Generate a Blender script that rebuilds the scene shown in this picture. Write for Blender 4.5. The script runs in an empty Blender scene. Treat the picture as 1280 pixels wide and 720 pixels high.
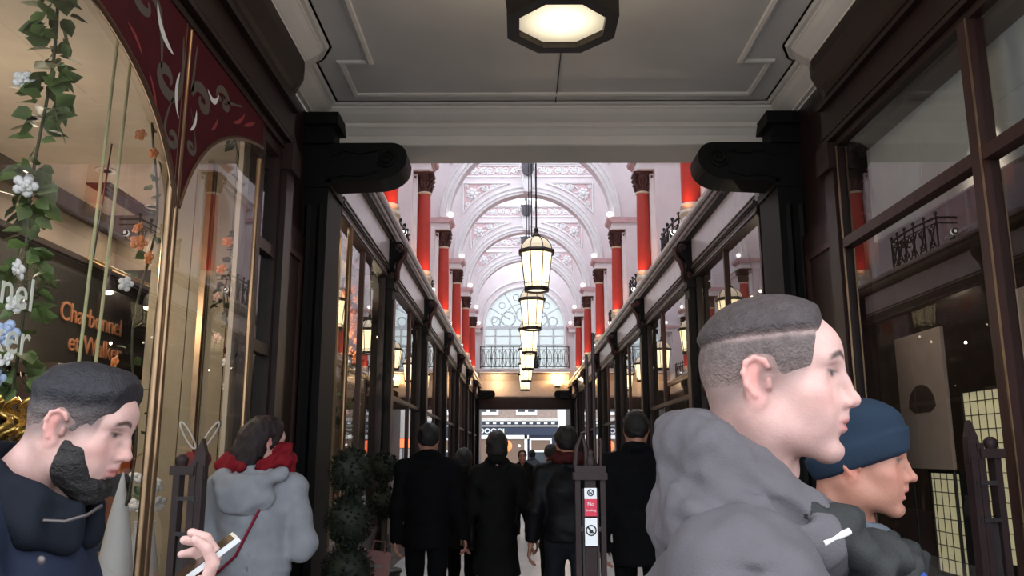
import bpy, math, random
import numpy as np
from mathutils import Vector, Matrix
PI = math.pi
random.seed(7)
C = bpy.context.scene.collection
SC = bpy.context.scene

# ---------------------------------------------------------------- camera, sky, exposure
cam_d = bpy.data.cameras.new('camera')
cam = bpy.data.objects.new('camera', cam_d); C.objects.link(cam)
cam.location = (-0.31, 0.0, 1.55)
cam.rotation_euler = (math.radians(90 + 11.31), 0, math.radians(0.385))
cam_d.sensor_width = 36.0
cam_d.lens = 36.0 * 1040 / 1280
cam_d.clip_start = 0.05
cam_d.clip_end = 500
SC.camera = cam
wd = bpy.data.worlds.new('overcast_sky'); SC.world = wd; wd.use_nodes = True
wn = wd.node_tree.nodes; wn.clear()
_o = wn.new('ShaderNodeOutputWorld'); _b = wn.new('ShaderNodeBackground')
_b.inputs[0].default_value = (0.86, 0.93, 1.0, 1); _b.inputs[1].default_value = 1.45
wd.node_tree.links.new(_b.outputs[0], _o.inputs[0])
SC.view_settings.view_transform = 'Standard'
SC.view_settings.look = 'None'
SC.view_settings.gamma = 1.0
SC.view_settings.use_curve_mapping = False
SC.view_settings.exposure = 1.18
cy = SC.cycles
cy.use_denoising = True
cy.max_bounces = 8; cy.diffuse_bounces = 4; cy.glossy_bounces = 4
cy.transmission_bounces = 6; cy.transparent_max_bounces = 24
cy.sample_clamp_indirect = 6.0
cy.caustics_reflective = False; cy.caustics_refractive = False

def lamp(name, kind, loc, energy, color=(1, 1, 1), size=0.1, spot=None, aim=None):
    d = bpy.data.lights.new(name, kind); d.energy = energy; d.color = color
    if kind == 'AREA': d.size = size
    else: d.shadow_soft_size = size
    if spot: d.spot_size = math.radians(spot); d.spot_blend = 0.7
    o = bpy.data.objects.new(name, d); C.objects.link(o); o.location = loc
    if aim is not None:
        o.rotation_euler = (Vector(aim) - Vector(loc)).to_track_quat('-Z', 'Y').to_euler()
    return o

# ---------------------------------------------------------------- materials
M = {}
def mat(name, col, rough=0.6, metal=0.0, var=0.0, vscale=8.0, bump=0.0, bscale=60.0, emit=None, estr=0.0,
        coat=0.0, attr=False, spec=0.5, stretch=None, sub=0.0, sheen=0.0):
    m = bpy.data.materials.new(name); m.use_nodes = True
    nt = m.node_tree; N = nt.nodes; L = nt.links
    b = N['Principled BSDF']
    b.inputs['Roughness'].default_value = rough
    b.inputs['Metallic'].default_value = metal
    b.inputs['Coat Weight'].default_value = coat
    b.inputs['Coat Roughness'].default_value = 0.15
    b.inputs['Specular IOR Level'].default_value = spec
    b.inputs['Sheen Weight'].default_value = sheen
    if sub:
        b.inputs['Subsurface Weight'].default_value = sub
        b.inputs['Subsurface Radius'].default_value = (0.012, 0.004, 0.002)
        b.inputs['Subsurface Scale'].default_value = 1.0
    tc = N.new('ShaderNodeTexCoord'); src = tc.outputs['Object']
    if stretch:
        mp = N.new('ShaderNodeMapping'); mp.inputs['Scale'].default_value = stretch
        L.new(src, mp.inputs['Vector']); src = mp.outputs[0]
    base = None
    if attr:
        a = N.new('ShaderNodeAttribute'); a.attribute_name = 'Col'; base = a.outputs['Color']
    if var > 0:
        nz = N.new('ShaderNodeTexNoise'); nz.inputs['Scale'].default_value = vscale; nz.inputs['Detail'].default_value = 5
        L.new(src, nz.inputs['Vector'])
        mr = N.new('ShaderNodeMapRange'); mr.inputs[1].default_value = .3; mr.inputs[2].default_value = .7
        mr.inputs[3].default_value = 1 - var; mr.inputs[4].default_value = 1 + var
        L.new(nz.outputs[0], mr.inputs[0])
        mx = N.new('ShaderNodeMix'); mx.data_type = 'RGBA'; mx.blend_type = 'MULTIPLY'; mx.inputs[0].default_value = 1
        if base is not None: L.new(base, mx.inputs[6])
        else: mx.inputs[6].default_value = (*col, 1)
        cb = N.new('ShaderNodeCombineColor')
        for i in range(3): L.new(mr.outputs[0], cb.inputs[i])
        L.new(cb.outputs[0], mx.inputs[7]); base = mx.outputs[2]
    if base is not None: L.new(base, b.inputs['Base Color'])
    else: b.inputs['Base Color'].default_value = (*col, 1)
    if bump > 0:
        n2 = N.new('ShaderNodeTexNoise'); n2.inputs['Scale'].default_value = bscale; n2.inputs['Detail'].default_value = 4
        L.new(src, n2.inputs['Vector'])
        bp = N.new('ShaderNodeBump'); bp.inputs['Strength'].default_value = bump; bp.inputs['Distance'].default_value = 0.01
        L.new(n2.outputs[0], bp.inputs['Height']); L.new(bp.outputs[0], b.inputs['Normal'])
    if emit:
        b.inputs['Emission Color'].default_value = (*emit, 1); b.inputs['Emission Strength'].default_value = estr
    M[name] = m
    return m

def glass(name, tint=(1, 1, 1), refl=1.0, ior=1.5, rough=0.0, body=0.0, bodycol=(1, 1, 1)):
    m = bpy.data.materials.new(name); m.use_nodes = True
    nt = m.node_tree; N = nt.nodes; L = nt.links; N.clear()
    o = N.new('ShaderNodeOutputMaterial'); t = N.new('ShaderNodeBsdfTransparent'); t.inputs[0].default_value = (*tint, 1)
    g = N.new('ShaderNodeBsdfGlossy'); g.inputs['Roughness'].default_value = rough
    fr = N.new('ShaderNodeFresnel'); ge = N.new('ShaderNodeNewGeometry'); mm = N.new('ShaderNodeMath'); mm.operation = 'MULTIPLY_ADD'
    mm.inputs[1].default_value = 1 / ior - ior; mm.inputs[2].default_value = ior; L.new(ge.outputs['Backfacing'], mm.inputs[0]); L.new(mm.outputs[0], fr.inputs[0])   # same reflection from either face of the pane
    mu = N.new('ShaderNodeMath'); mu.operation = 'MULTIPLY'; mu.inputs[1].default_value = refl; mu.use_clamp = True
    L.new(fr.outputs[0], mu.inputs[0])
    mx = N.new('ShaderNodeMixShader'); L.new(mu.outputs[0], mx.inputs[0])
    a = t.outputs[0]
    if body > 0:
        tr = N.new('ShaderNodeBsdfTranslucent'); tr.inputs[0].default_value = (*bodycol, 1)
        m2 = N.new('ShaderNodeMixShader'); m2.inputs[0].default_value = body
        L.new(t.outputs[0], m2.inputs[1]); L.new(tr.outputs[0], m2.inputs[2]); a = m2.outputs[0]
    L.new(a, mx.inputs[1]); L.new(g.outputs[0], mx.inputs[2]); L.new(mx.outputs[0], o.inputs[0])
    M[name] = m
    return m

def glow(name, col, strength, vary=None):
    m = bpy.data.materials.new(name); m.use_nodes = True
    N = m.node_tree.nodes; b = N['Principled BSDF']
    b.inputs['Base Color'].default_value = (*[min(1, c * .8) for c in col], 1)
    b.inputs['Emission Color'].default_value = (*col, 1); b.inputs['Emission Strength'].default_value = strength
    b.inputs['Roughness'].default_value = .4
    if vary:                                   # a bulb behind frosted glass: brighter around the bulb (object z between vary[0] and vary[1])
        tc = N.new('ShaderNodeTexCoord'); sp = N.new('ShaderNodeSeparateXYZ'); L = m.node_tree.links
        L.new(tc.outputs['Object'], sp.inputs[0])
        mr = N.new('ShaderNodeMapRange'); mr.interpolation_type = 'SMOOTHSTEP'
        mr.inputs[1].default_value = vary[0]; mr.inputs[2].default_value = vary[1]
        mr.inputs[3].default_value = vary[2]; mr.inputs[4].default_value = strength
        L.new(sp.outputs[2], mr.inputs[0]); L.new(mr.outputs[0], b.inputs['Emission Strength'])
    M[name] = m
    return m

mat('dark_wood', (0.018, 0.0075, 0.006), .42, spec=.3, var=.35, vscale=3, stretch=(6, 6, .6), bump=.08, bscale=20)
mat('brown_wood', (0.045, 0.019, 0.016), .42, spec=.3, var=.25, vscale=3, stretch=(6, 6, .6), bump=.06, bscale=20)
mat('black_wood', (0.003, 0.0025, 0.0025), .6, spec=.2, var=.3, vscale=6)
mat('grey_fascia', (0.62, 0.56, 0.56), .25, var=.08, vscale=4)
mat('grey_lead', (0.11, 0.09, 0.088), .3, metal=.3, var=.2, vscale=6)
mat('lobby_plaster', (0.70, 0.65, 0.61), .75, var=.05, vscale=2, bump=.05, bscale=30)
mat('arcade_plaster', (0.87, 0.785, 0.805), .6, var=.05, vscale=3)
mat('arcade_white', (0.89, 0.86, 0.87), .6, var=.03, vscale=5)
mat('pink_field', (0.80, 0.58, 0.60), .6, var=.08, vscale=6)
mat('rose_ledge', (0.66, 0.42, 0.43), .6, var=.08, vscale=6)
mat('red_paint', (0.50, 0.047, 0.03), .38, var=.12, vscale=4)
mat('carved_brown', (0.085, 0.03, 0.024), .5, var=.4, vscale=20, bump=.4, bscale=40)
mat('gold_ring', (0.72, 0.60, 0.45), .4, metal=.2)
mat('black_iron', (0.012, 0.011, 0.012), .42, metal=.3)
mat('grey_iron', (0.03, 0.024, 0.024), .5, metal=.1, spec=.3, var=.2)
mat('shield_grey', (0.075, 0.06, 0.072), .5, var=.2, vscale=10)
mat('lantern_frame', (0.035, 0.024, 0.018), .4, metal=.5, var=.3, vscale=15)
mat('bronze', (0.13, 0.075, 0.045), .4, metal=.7)
mat('brass', (0.30, 0.19, 0.11), .3, metal=.85, var=.15, vscale=10)
mat('gate_brown', (0.028, 0.015, 0.015), .5, var=.2, vscale=10, spec=.25)
mat('white_sticker', (0.82, 0.82, 0.83), .5)
mat('red_sticker', (0.62, 0.03, 0.07), .5)
mat('black_print', (0.02, 0.02, 0.02), .6)
mat('stone_floor', (0.46, 0.445, 0.45), .30, var=.14, vscale=2.5, bump=.04, bscale=40)
mat('street', (0.20, 0.20, 0.21), .7, var=.2, vscale=3, bump=.2, bscale=50)
glass('shop_glass', (.97, .98, .97), refl=1.6, ior=1.5)
glass('roof_glass', (.96, .98, 1), refl=.5, body=.12)
glass('window_frost', (.46, .54, .57), refl=.6, body=.6, bodycol=(.55, .64, .67))
glow('lantern_glass', (1.0, .80, .46), 1.15)

# ---------------------------------------------------------------- mesh building
class MB:
    def __init__(s): s.v = []; s.f = []; s.sm = []
    def add(s, vs, fs, smooth=False):
        k = len(s.v); s.v.extend([tuple(map(float, p)) for p in vs])
        for f in fs: s.f.append([i + k for i in f]); s.sm.append(smooth)
        return s
    def box(s, x0, x1, y0, y1, z0, z1):
        return s.add([(x0, y0, z0), (x1, y0, z0), (x1, y1, z0), (x0, y1, z0), (x0, y0, z1), (x1, y0, z1), (x1, y1, z1), (x0, y1, z1)],
                     [(0, 3, 2, 1), (4, 5, 6, 7), (0, 1, 5, 4), (1, 2, 6, 5), (2, 3, 7, 6), (3, 0, 4, 7)])
    def cbox(s, c, d, R=None):
        vs = [Vector((a * d[0] / 2, b * d[1] / 2, e * d[2] / 2)) for e in (-1, 1) for a, b in ((-1, -1), (1, -1), (1, 1), (-1, 1))]
        if R is not None: vs = [R @ q for q in vs]
        return s.add([q + Vector(c) for q in vs], [(0, 3, 2, 1), (4, 5, 6, 7), (0, 1, 5, 4), (1, 2, 6, 5), (2, 3, 7, 6), (3, 0, 4, 7)])
    def prism(s, poly, axis, a, b, smooth=False):
        """poly of (u,v); axis 'x': (a,u,v)  'y': (u,a,v)  'z': (u,v,a)"""
        n = len(poly)
        mk = {'x': lambda u, v, t: (t, u, v), 'y': lambda u, v, t: (u, t, v), 'z': lambda u, v, t: (u, v, t)}[axis]
        vs = [mk(u, v, a) for u, v in poly] + [mk(u, v, b) for u, v in poly]
        s.add(vs, [(i, (i + 1) % n, n + (i + 1) % n, n + i) for i in range(n)], smooth)
        return s.add(vs, [tuple(range(n))[::-1], tuple(range(n, 2 * n))])
    def tube(s, pts, r, n=8, closed=False, smooth=True, flat=1.0):
        P = [Vector(p) for p in pts]; m = len(P); rr = r if hasattr(r, '__len__') else [r] * m
        rings = []; up = None
        for i in range(m):
            t = (P[(i + 1) % m] - P[i - 1]) if closed else (P[min(i + 1, m - 1)] - P[max(i - 1, 0)])
            if t.length < 1e-9: t = Vector((0, 0, 1))
            t.normalize()
            if up is None:
                up = Vector((0, 1, 0)) if abs(t.y) < .9 else Vector((1, 0, 0))
            a = t.cross(up)
            if a.length < 1e-5: a = t.cross(Vector((1, 0, 0)))
            a.normalize(); b = a.cross(t).normalized(); up = b
            rings.append([P[i] + (a * math.cos(2 * PI * k / n) + b * math.sin(2 * PI * k / n) * flat) * rr[i] for k in range(n)])
        vs = [q for R in rings for q in R]; fs = []
        for i in range(m if closed else m - 1):
            j = (i + 1) % m
            for k in range(n): fs.append((i * n + k, j * n + k, j * n + (k + 1) % n, i * n + (k + 1) % n))
        s.add(vs, fs, smooth)
        if not closed: s.add(vs, [tuple(range(n)), tuple(range((m - 1) * n, m * n))[::-1]])
        return s
    def lathe(s, prof, n=16, c=(0, 0, 0), smooth=True, phase=0.0, axis='z'):
        vs = []
        for r, z in prof:
            for k in range(n):
                a = 2 * PI * k / n + phase
                p = (r * math.cos(a), r * math.sin(a), z)
                if axis == 'y': p = (p[0], -p[2], p[1])
                if axis == 'x': p = (p[2], p[0], p[1])
                vs.append((p[0] + c[0], p[1] + c[1], p[2] + c[2]))
        fs = []
        for i in range(len(prof) - 1):
            for k in range(n): fs.append((i * n + k, i * n + (k + 1) % n, (i + 1) * n + (k + 1) % n, (i + 1) * n + k))
        s.add(vs, fs, smooth)
        s.add(vs, [tuple(range(n))[::-1], tuple(range((len(prof) - 1) * n, len(prof) * n))])
        return s
    def ball(s, c, r, nu=12, nv=8, smooth=True):
        r = r if hasattr(r, '__len__') else (r, r, r)
        vs = [(c[0], c[1], c[2] - r[2])]
        for j in range(1, nv):
            t = PI * j / nv - PI / 2
            for i in range(nu):
                a = 2 * PI * i / nu
                vs.append((c[0] + r[0] * math.cos(t) * math.cos(a), c[1] + r[1] * math.cos(t) * math.sin(a), c[2] + r[2] * math.sin(t)))
        vs.append((c[0], c[1], c[2] + r[2])); L = len(vs) - 1; fs = []
        for i in range(nu):
            fs.append((0, 1 + (i + 1) % nu, 1 + i))
            for j in range(nv - 2):
                a = 1 + j * nu; fs.append((a + i, a + (i + 1) % nu, a + nu + (i + 1) % nu, a + nu + i))
            a = 1 + (nv - 2) * nu; fs.append((a + i, a + (i + 1) % nu, L))
        return s.add(vs, fs, smooth)
    def sweep(s, prof, path, closed=False, side=1, smooth=False):
        """profile (offset, z) swept along an XY path with mitred corners; offset is to the left of travel when side=1"""
        m = len(path); n = len(prof); rings = []
        for i in range(m):
            p = Vector(path[i])
            def nrm(a, b):
                d = (Vector(b) - Vector(a)).normalized(); return Vector((-d.y, d.x)) * side
            n1 = nrm(path[i - 1], path[i]) if (i > 0 or closed) else None
            n2 = nrm(path[i], path[(i + 1) % m]) if (i < m - 1 or closed) else None
            if n1 is None: n1 = n2
            if n2 is None: n2 = n1
            k = (n1 + n2); k = k / max(.25, k.dot(n1)) if k.length > 1e-6 else n1
            rings.append([(p.x + k.x * o, p.y + k.y * o, z) for o, z in prof])
        vs = [q for R in rings for q in R]; fs = []
        for i in range(m if closed else m - 1):
            j = (i + 1) % m
            for q in range(n - 1): fs.append((i * n + q, j * n + q, j * n + q + 1, i * n + q + 1))
        return s.add(vs, fs, smooth)
    def mesh(s, name):
        me = bpy.data.meshes.new(name); me.from_pydata(s.v, [], s.f)
        me.polygons.foreach_set('use_smooth', s.sm); me.update()
        return me
    def build(s, name, material, parent=None, loc=(0, 0, 0), rot=(0, 0, 0), **props):
        return obj(name, s.mesh(name), material, parent, loc, rot, **props)

def obj(name, me, material=None, parent=None, loc=(0, 0, 0), rot=(0, 0, 0), **props):
    o = bpy.data.objects.new(name, me); C.objects.link(o)
    if material is not None and me is not None and len(me.materials) == 0:
        me.materials.append(M[material] if isinstance(material, str) else material)
    o.parent = parent; o.location = loc; o.rotation_euler = rot
    for k, v in props.items(): o[k] = v
    return o
def thing(name, label, cat, loc=(0, 0, 0), rot=(0, 0, 0), group=None):
    o = obj(name, None, None, None, loc, rot); o['label'] = label; o['category'] = cat
    if group: o['group'] = group
    o.empty_display_size = .1
    return o
def tag(o, label, cat, group=None):
    o['label'] = label; o['category'] = cat
    if group: o['group'] = group
    return o
def struct(name, loc=(0, 0, 0), rot=(0, 0, 0)):
    o = obj(name, None, None, None, loc, rot); o['kind'] = 'structure'
    return o
def copy_tree(o, parent=None):
    c = o.copy(); C.objects.link(c); c.parent = parent
    for ch in list(o.children): copy_tree(ch, c)
    return c
def dup(o, loc, rot=None, label=None, scale=None):
    c = copy_tree(o); c.location = loc
    if rot is not None: c.rotation_euler = rot
    if scale is not None: c.scale = scale
    if label: c['label'] = label
    return c
def text(name, body, size, material, loc, rot, parent=None, extrude=.002, align='CENTER', shear=0.0, **props):
    cu = bpy.data.curves.new(name, 'FONT'); cu.body = body; cu.size = size; cu.extrude = extrude; cu.resolution_u = 3
    cu.align_x = align; cu.align_y = 'CENTER'; cu.shear = shear
    o = bpy.data.objects.new(name, cu); C.objects.link(o)
    me = bpy.data.meshes.new_from_object(o.evaluated_get(bpy.context.evaluated_depsgraph_get()))
    bpy.data.objects.remove(o); bpy.data.curves.remove(cu); me.materials.clear()
    return obj(name, me, material, parent, loc, rot, **props)
ORD = ['first', 'second', 'third', 'fourth', 'fifth', 'sixth', 'seventh', 'eighth']

def bulb_glass(name, col, s0, s1, r):
    """frosted glass lit by a bulb close above its middle"""
    m = glow(name, col, s1); N = m.node_tree.nodes; L = m.node_tree.links; bs = N['Principled BSDF']
    tc = N.new('ShaderNodeTexCoord'); mp = N.new('ShaderNodeVectorMath'); mp.operation = 'MULTIPLY'; mp.inputs[1].default_value = (1, 1, 0)
    ln = N.new('ShaderNodeVectorMath'); ln.operation = 'LENGTH'; mr = N.new('ShaderNodeMapRange'); mr.interpolation_type = 'SMOOTHSTEP'
    mr.inputs[1].default_value = 0; mr.inputs[2].default_value = r; mr.inputs[3].default_value = s0; mr.inputs[4].default_value = s1
    L.new(tc.outputs['Object'], mp.inputs[0]); L.new(mp.outputs[0], ln.inputs[0]); L.new(ln.outputs['Value'], mr.inputs[0]); L.new(mr.outputs[0], bs.inputs['Emission Strength'])
bulb_glass('bottom_lantern_glass', (1.0, .86, .60), .95, .17, .30)
# ================================================================ SETTING: floor, entrance lobby, arcade shell
YK = [11.1 + 4.3 * k for k in range(6)]          # the bay lines of the arcade
YEND = 36.9
b = MB(); b.box(-9, 9, -14, 1.7, -.3, -.02); b.build('floor_street', 'street', kind='structure')
b = MB(); b.box(-2.7, 2.7, 1.7, 44, -.3, 0); b.build('floor', 'stone_floor', kind='structure')

# ---- lobby ceiling: slab, raised panel moulding, cornice
ceil = struct('ceiling')
b = MB(); b.box(-2.6, 2.6, 1.6, 7.72, 4.70, 4.9); b.build('ceiling_slab', 'lobby_plaster', ceil)
path = [(2.0, 1.7), (2.0, 6.0), (2.06, 6.12), (2.17, 6.2), (2.17, 7.3), (-2.17, 7.3), (-2.17, 6.2), (-2.06, 6.12), (-2.0, 6.0), (-2.0, 1.7)]
prof = [(0, 4.53), (0, 4.54), (.035, 4.54), (.035, 4.565), (.05, 4.57), (.075, 4.585), (.12, 4.62), (.15, 4.655), (.16, 4.66), (.16, 4.68), (.19, 4.682), (.21, 4.70), (.23, 4.70)]
b = MB(); b.sweep(prof, path, side=1); b.build('cornice', 'lobby_plaster', ceil)
path = [(1.52, 1.7), (1.52, 6.3), (1.76, 6.3), (1.76, 6.93), (-1.76, 6.93), (-1.76, 6.3), (-1.52, 6.3), (-1.52, 1.7)]
b = MB(); b.sweep([(-.03, 4.705), (-.02, 4.682), (.0, 4.676), (.025, 4.684), (.035, 4.705)], path, side=1); b.build('panel_moulding', 'lobby_plaster', ceil)
b = MB(); b.box(.035, .043, 3.0, 7.1, 4.69, 4.699); b.build('cable_duct', 'grey_iron', ceil)
# beam over the opening into the arcade
beam = struct('trim_1')
b = MB(); b.box(-2.6, 2.6, 7.3, 7.76, 4.35, 4.72)
b.build('beam', 'lobby_plaster', beam)
b = MB(); b.prism([(7.3, 4.53), (7.24, 4.53), (7.235, 4.515), (7.255, 4.50), (7.27, 4.48), (7.29, 4.455), (7.3, 4.45)], 'x', -1.93, 1.93)
b.prism([(7.3, 4.39), (7.288, 4.39), (7.284, 4.36), (7.3, 4.35)], 'x', -1.93, 1.93); b.build('beam_moulding', 'lobby_plaster', beam)

# ---- the four dark corner pilasters and their consoles
def corner(sx, y0, name, zt=4.54):
    t = struct(name)
    a, c = sorted((sx * 1.98, sx * 2.35))
    b = MB(); b.box(a, c, y0, y0 + .55, .35, 3.86); b.build('shaft', 'black_wood', t)
    b = MB(); b.box(a - .04, c + .04, y0 - .04, y0 + .59, 0, .35); b.build('plinth', 'black_wood', t)
    b = MB()
    for i in range(3):
        x = a + .06 + i * .11
        b.prism([(x, y0), (x + .03, y0 - .022), (x + .06, y0)], 'z', .5, 3.7)
    b.build('fluting', 'black_wood', t)
    # capital
    b = MB()
    for (e, za, zb) in ((.02, 3.86, 3.93), (.0, 3.93, 4.26), (.05, 4.26, 4.33), (.02, 4.33, 4.43), (.08, 4.43, zt)):
        xi = sx * (1.98 - e); xo = sx * 2.38
        b.box(min(xi, xo), max(xi, xo), y0 - e, y0 + .55, za, zb)
    b.build('capital', 'black_wood', t)
    # console reaching inwards below the beam
    pts = [(2.0, 4.27)]
    for i in range(13):
        q = PI / 2 + PI / 2 * i / 12 * 1.0
        pts.append((1.43 + .14 * math.cos(q), 4.145 + .125 * math.sin(q)))
    for i in range(1, 9):
        q = PI + PI / 2 * i / 8
        pts.append((1.58 + .29 * math.cos(q), 4.12 + .2 * math.sin(q)))
    pts += [(2.0, 3.90)]
    pts = [(sx * x, z) for x, z in pts]
    b = MB(); b.prism(pts, 'y', y0 - .02, y0 + .32); b.build('console', 'black_wood', t)
    b = MB()
    for yy in (y0 - .03, y0 + .33):
        sp = [(sx * (1.47 + (.015 + .075 * i / 24) * math.cos(i * .5)), yy, 4.13 + (.015 + .075 * i / 24) * math.sin(i * .5)) for i in range(25)]
        b.tube(sp, .014, 6)
        b.tube([(sx * x, yy, z) for x, z in ((1.55, 4.2), (1.7, 4.17), (1.85, 4.2), (1.97, 4.15))], .014, 6)
        b.tube([(sx * x, yy, z) for x, z in ((1.55, 4.0), (1.7, 3.96), (1.85, 3.97), (1.97, 3.94))], .012, 6)
    b.build('console_scroll', 'black_wood', t)
    return t
corner(-1, 7.02, 'trim_2'); corner(1, 7.02, 'trim_3')

# ---- lobby side walls: dark timber shop fronts with stall riser, frieze and cornice
def lobby_wall(sx, name):
    t = struct(name)
    X = 2.05
    def bx(x0, x1, *r):
        b_.box(min(sx * x0, sx * x1), max(sx * x0, sx * x1), *r)
    b_ = MB(); bx(X - .02, X + .1, 1.7, 5.95, .12, .62); bx(X - .05, X + .1, 1.7, 5.95, 0, .12); bx(X - .06, X + .1, 1.7, 5.95, .62, .68)
    b_.build('stall_riser', 'dark_wood', t)
    b_ = MB()
    for y in (2.0, 3.0, 4.15, 5.15): bx(X - .035, X - .02, y, y + .75, .2, .54)
    b_.build('riser_panel', 'brown_wood', t)
    b_ = MB(); bx(X - .02, X + .12, 1.7, 6.05, 3.80, 4.2); b_.build('frieze', 'dark_wood', t)
    # cornice under the ceiling with a rounded return
    pr = [(0, 4.18), (.012, 4.18), (.02, 4.22), (.05, 4.24), (.055, 4.28), (.075, 4.31), (.10, 4.37), (.13, 4.44), (.135, 4.53), (0, 4.53)]
    p = [(sx * 2.09, 1.7), (sx * 2.09, 5.95), (sx * 2.11, 6.03), (sx * 2.16, 6.08), (sx * 2.3, 6.09)]
    b_ = MB(); b_.sweep([(o - .0, z) for o, z in pr], p, side=sx, smooth=False); b_.build('wood_cornice', 'dark_wood', t)
    b_ = MB(); bx(2.085, 2.4, 1.7, 6.05, 4.1, 4.56); b_.build('cornice_backing', 'dark_wood', t)
    b_ = MB()
    for z, d in ((4.12, .045), (3.88, .03), (3.82, .045)): bx(X - .02 - d, X, 1.7, 6.0, z, z + .035)
    b_.build('frieze_bead', 'dark_wood', t)
    # upper return wall between the window and the corner pilaster
    b_ = MB(); bx(2.2, 2.4, 5.95, 7.1, 3.3, 4.56); b_.build('upper_wall', 'dark_wood', t)
    # pilaster strip closing the window
    b_ = MB(); bx(X - .05, X + .13, 5.82, 6.0, 0, 3.8); bx(X - .09, X + .13, 5.79, 6.03, 3.6, 3.8); bx(X - .08, X + .13, 5.8, 6.02, 0, .5)
    b_.build('end_pilaster', 'dark_wood', t)
    return t
lobby_wall(-1, 'wall_left'); lobby_wall(1, 'wall_right')
def bxs(b_, sx, x0, x1, *r): b_.box(min(sx * x0, sx * x1), max(sx * x0, sx * x1), *r)

# right shop window of the lobby: two lights wide, transom
def tri_bar(b_, p, q, w, d): b_.tube([p, q], [w, w], 4, smooth=False)
w = struct('window_1'); sx = 1; X = 2.05
b = MB(); bxs(b, 1, X - .03, X + .05, 1.72, 5.82, 3.76, 3.80); bxs(b, 1, X - .03, X + .05, 1.72, 5.82, .68, .74)
bxs(b, 1, X - .03, X + .05, 5.78, 5.82, .74, 3.76); bxs(b, 1, X - .03, X + .05, 1.72, 1.78, .74, 3.76); b.build('frame', 'dark_wood', w)
b = MB(); bxs(b, 1, X - .045, X + .045, 3.96, 4.05, .74, 3.76); b.build('mullion', 'brown_wood', w)
b = MB(); bxs(b, 1, X - .05, X - .043, 3.955, 3.965, .74, 3.76); bxs(b, 1, X - .04, X - .03, 5.765, 5.775, .74, 3.76); b.build('mullion_bead', 'brass', w)
b = MB(); bxs(b, 1, X - .04, X + .04, 1.78, 3.96, 2.99, 3.06); bxs(b, 1, X - .04, X + .04, 4.05, 5.78, 2.99, 3.06); b.build('transom', 'brown_wood', w)
for (y0, y1) in ((1.78, 3.96), (4.05, 5.78)):
    for (z0, z1) in ((.74, 2.99), (3.06, 3.76)):
        b = MB(); b.add([(X, y0, z0), (X, y1, z0), (X, y1, z1), (X, y0, z1)], [(0, 1, 2, 3)]); b.build('pane', 'shop_glass', w)
# left shop window of the lobby: slim brass posts, arched painted glass at the head
w = struct('window_2'); X = -2.05
b = MB(); bxs(b, -1, 2.02, 2.1, 1.72, 5.82, 3.76, 3.80); bxs(b, -1, 2.02, 2.1, 1.72, 5.82, .68, .74)
bxs(b, -1, 2.02, 2.1, 1.72, 1.78, .74, 3.76); b.build('frame', 'dark_wood', w)
for yy in (3.98, 4.05): 
    b = MB(); b.tube([(X, yy, .74), (X, yy, 3.78)], .022, 8); b.build('post', 'brass', w)
b = MB(); b.tube([(X, 5.32, .74), (X, 5.32, 3.5)], .016, 8); b.build('post', 'brass', w)
for (y0, y1) in ((1.78, 3.97), (4.06, 5.31)):
    b = MB(); b.add([(X, y0, .74), (X, y1, .74), (X, y1, 3.76), (X, y0, 3.76)], [(0, 1, 2, 3)]); b.build('pane', 'shop_glass', w)
# paned side door beyond it
d = struct('door_1')
b = MB()
for y in (5.34, 5.76): b.box(-2.12, -2.04, y, y + .07, 0, 3.78)
for z in (0, .8, 1.52, 2.22, 2.92, 3.68): b.box(-2.115, -2.045, 5.41, 5.76, z, z + (.5 if z == 0 else .08))
b.build('door_frame', 'dark_wood', d)
for z0, z1 in ((.88, 1.52), (1.6, 2.22), (2.3, 2.92), (3.0, 3.68)):
    b = MB(); b.add([(-2.08, 5.41, z0), (-2.08, 5.76, z0), (-2.08, 5.76, z1), (-2.08, 5.41, z1)], [(0, 1, 2, 3)]); b.build('pane', 'shop_glass', d)
mat('cream_blind', (.62, .50, .38), .8, var=.06)
b = MB(); b.box(-2.2, -2.17, 5.36, 5.82, .5, 3.75); b.build('blind', 'cream_blind', d)
# panelled timber between the windows and the corner pilasters
for sx, nm in ((-1, 'trim_6'), (1, 'trim_7')):
    t = struct(nm)
    b = MB(); bxs(b, sx, 2.16, 2.3, 6.02, 7.1, 0, 3.4); b.build('panelling', 'dark_wood', t)
    b = MB()
    for z0, z1 in ((.3, 1.1), (1.25, 3.2)):
        bxs(b, sx, 2.14, 2.165, 6.15, 6.2, z0, z1); bxs(b, sx, 2.14, 2.165, 6.85, 6.9, z0, z1)
        bxs(b, sx, 2.14, 2.165, 6.2, 6.85, z0, z0 + .05); bxs(b, sx, 2.14, 2.165, 6.2, 6.85, z1 - .05, z1)
    b.build('panel_bead', 'brown_wood', t)

# building front over the entrance and its flanks (street side, out of frame)
b = MB(); b.box(-8, 8, 1.2, 1.75, 4.15, 12); b.box(-8, -6.2, 1.2, 1.75, 0, 4.15); b.box(6.2, 8, 1.2, 1.75, 0, 4.15)
b.build('wall_front', 'lobby_plaster', kind='structure')

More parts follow.
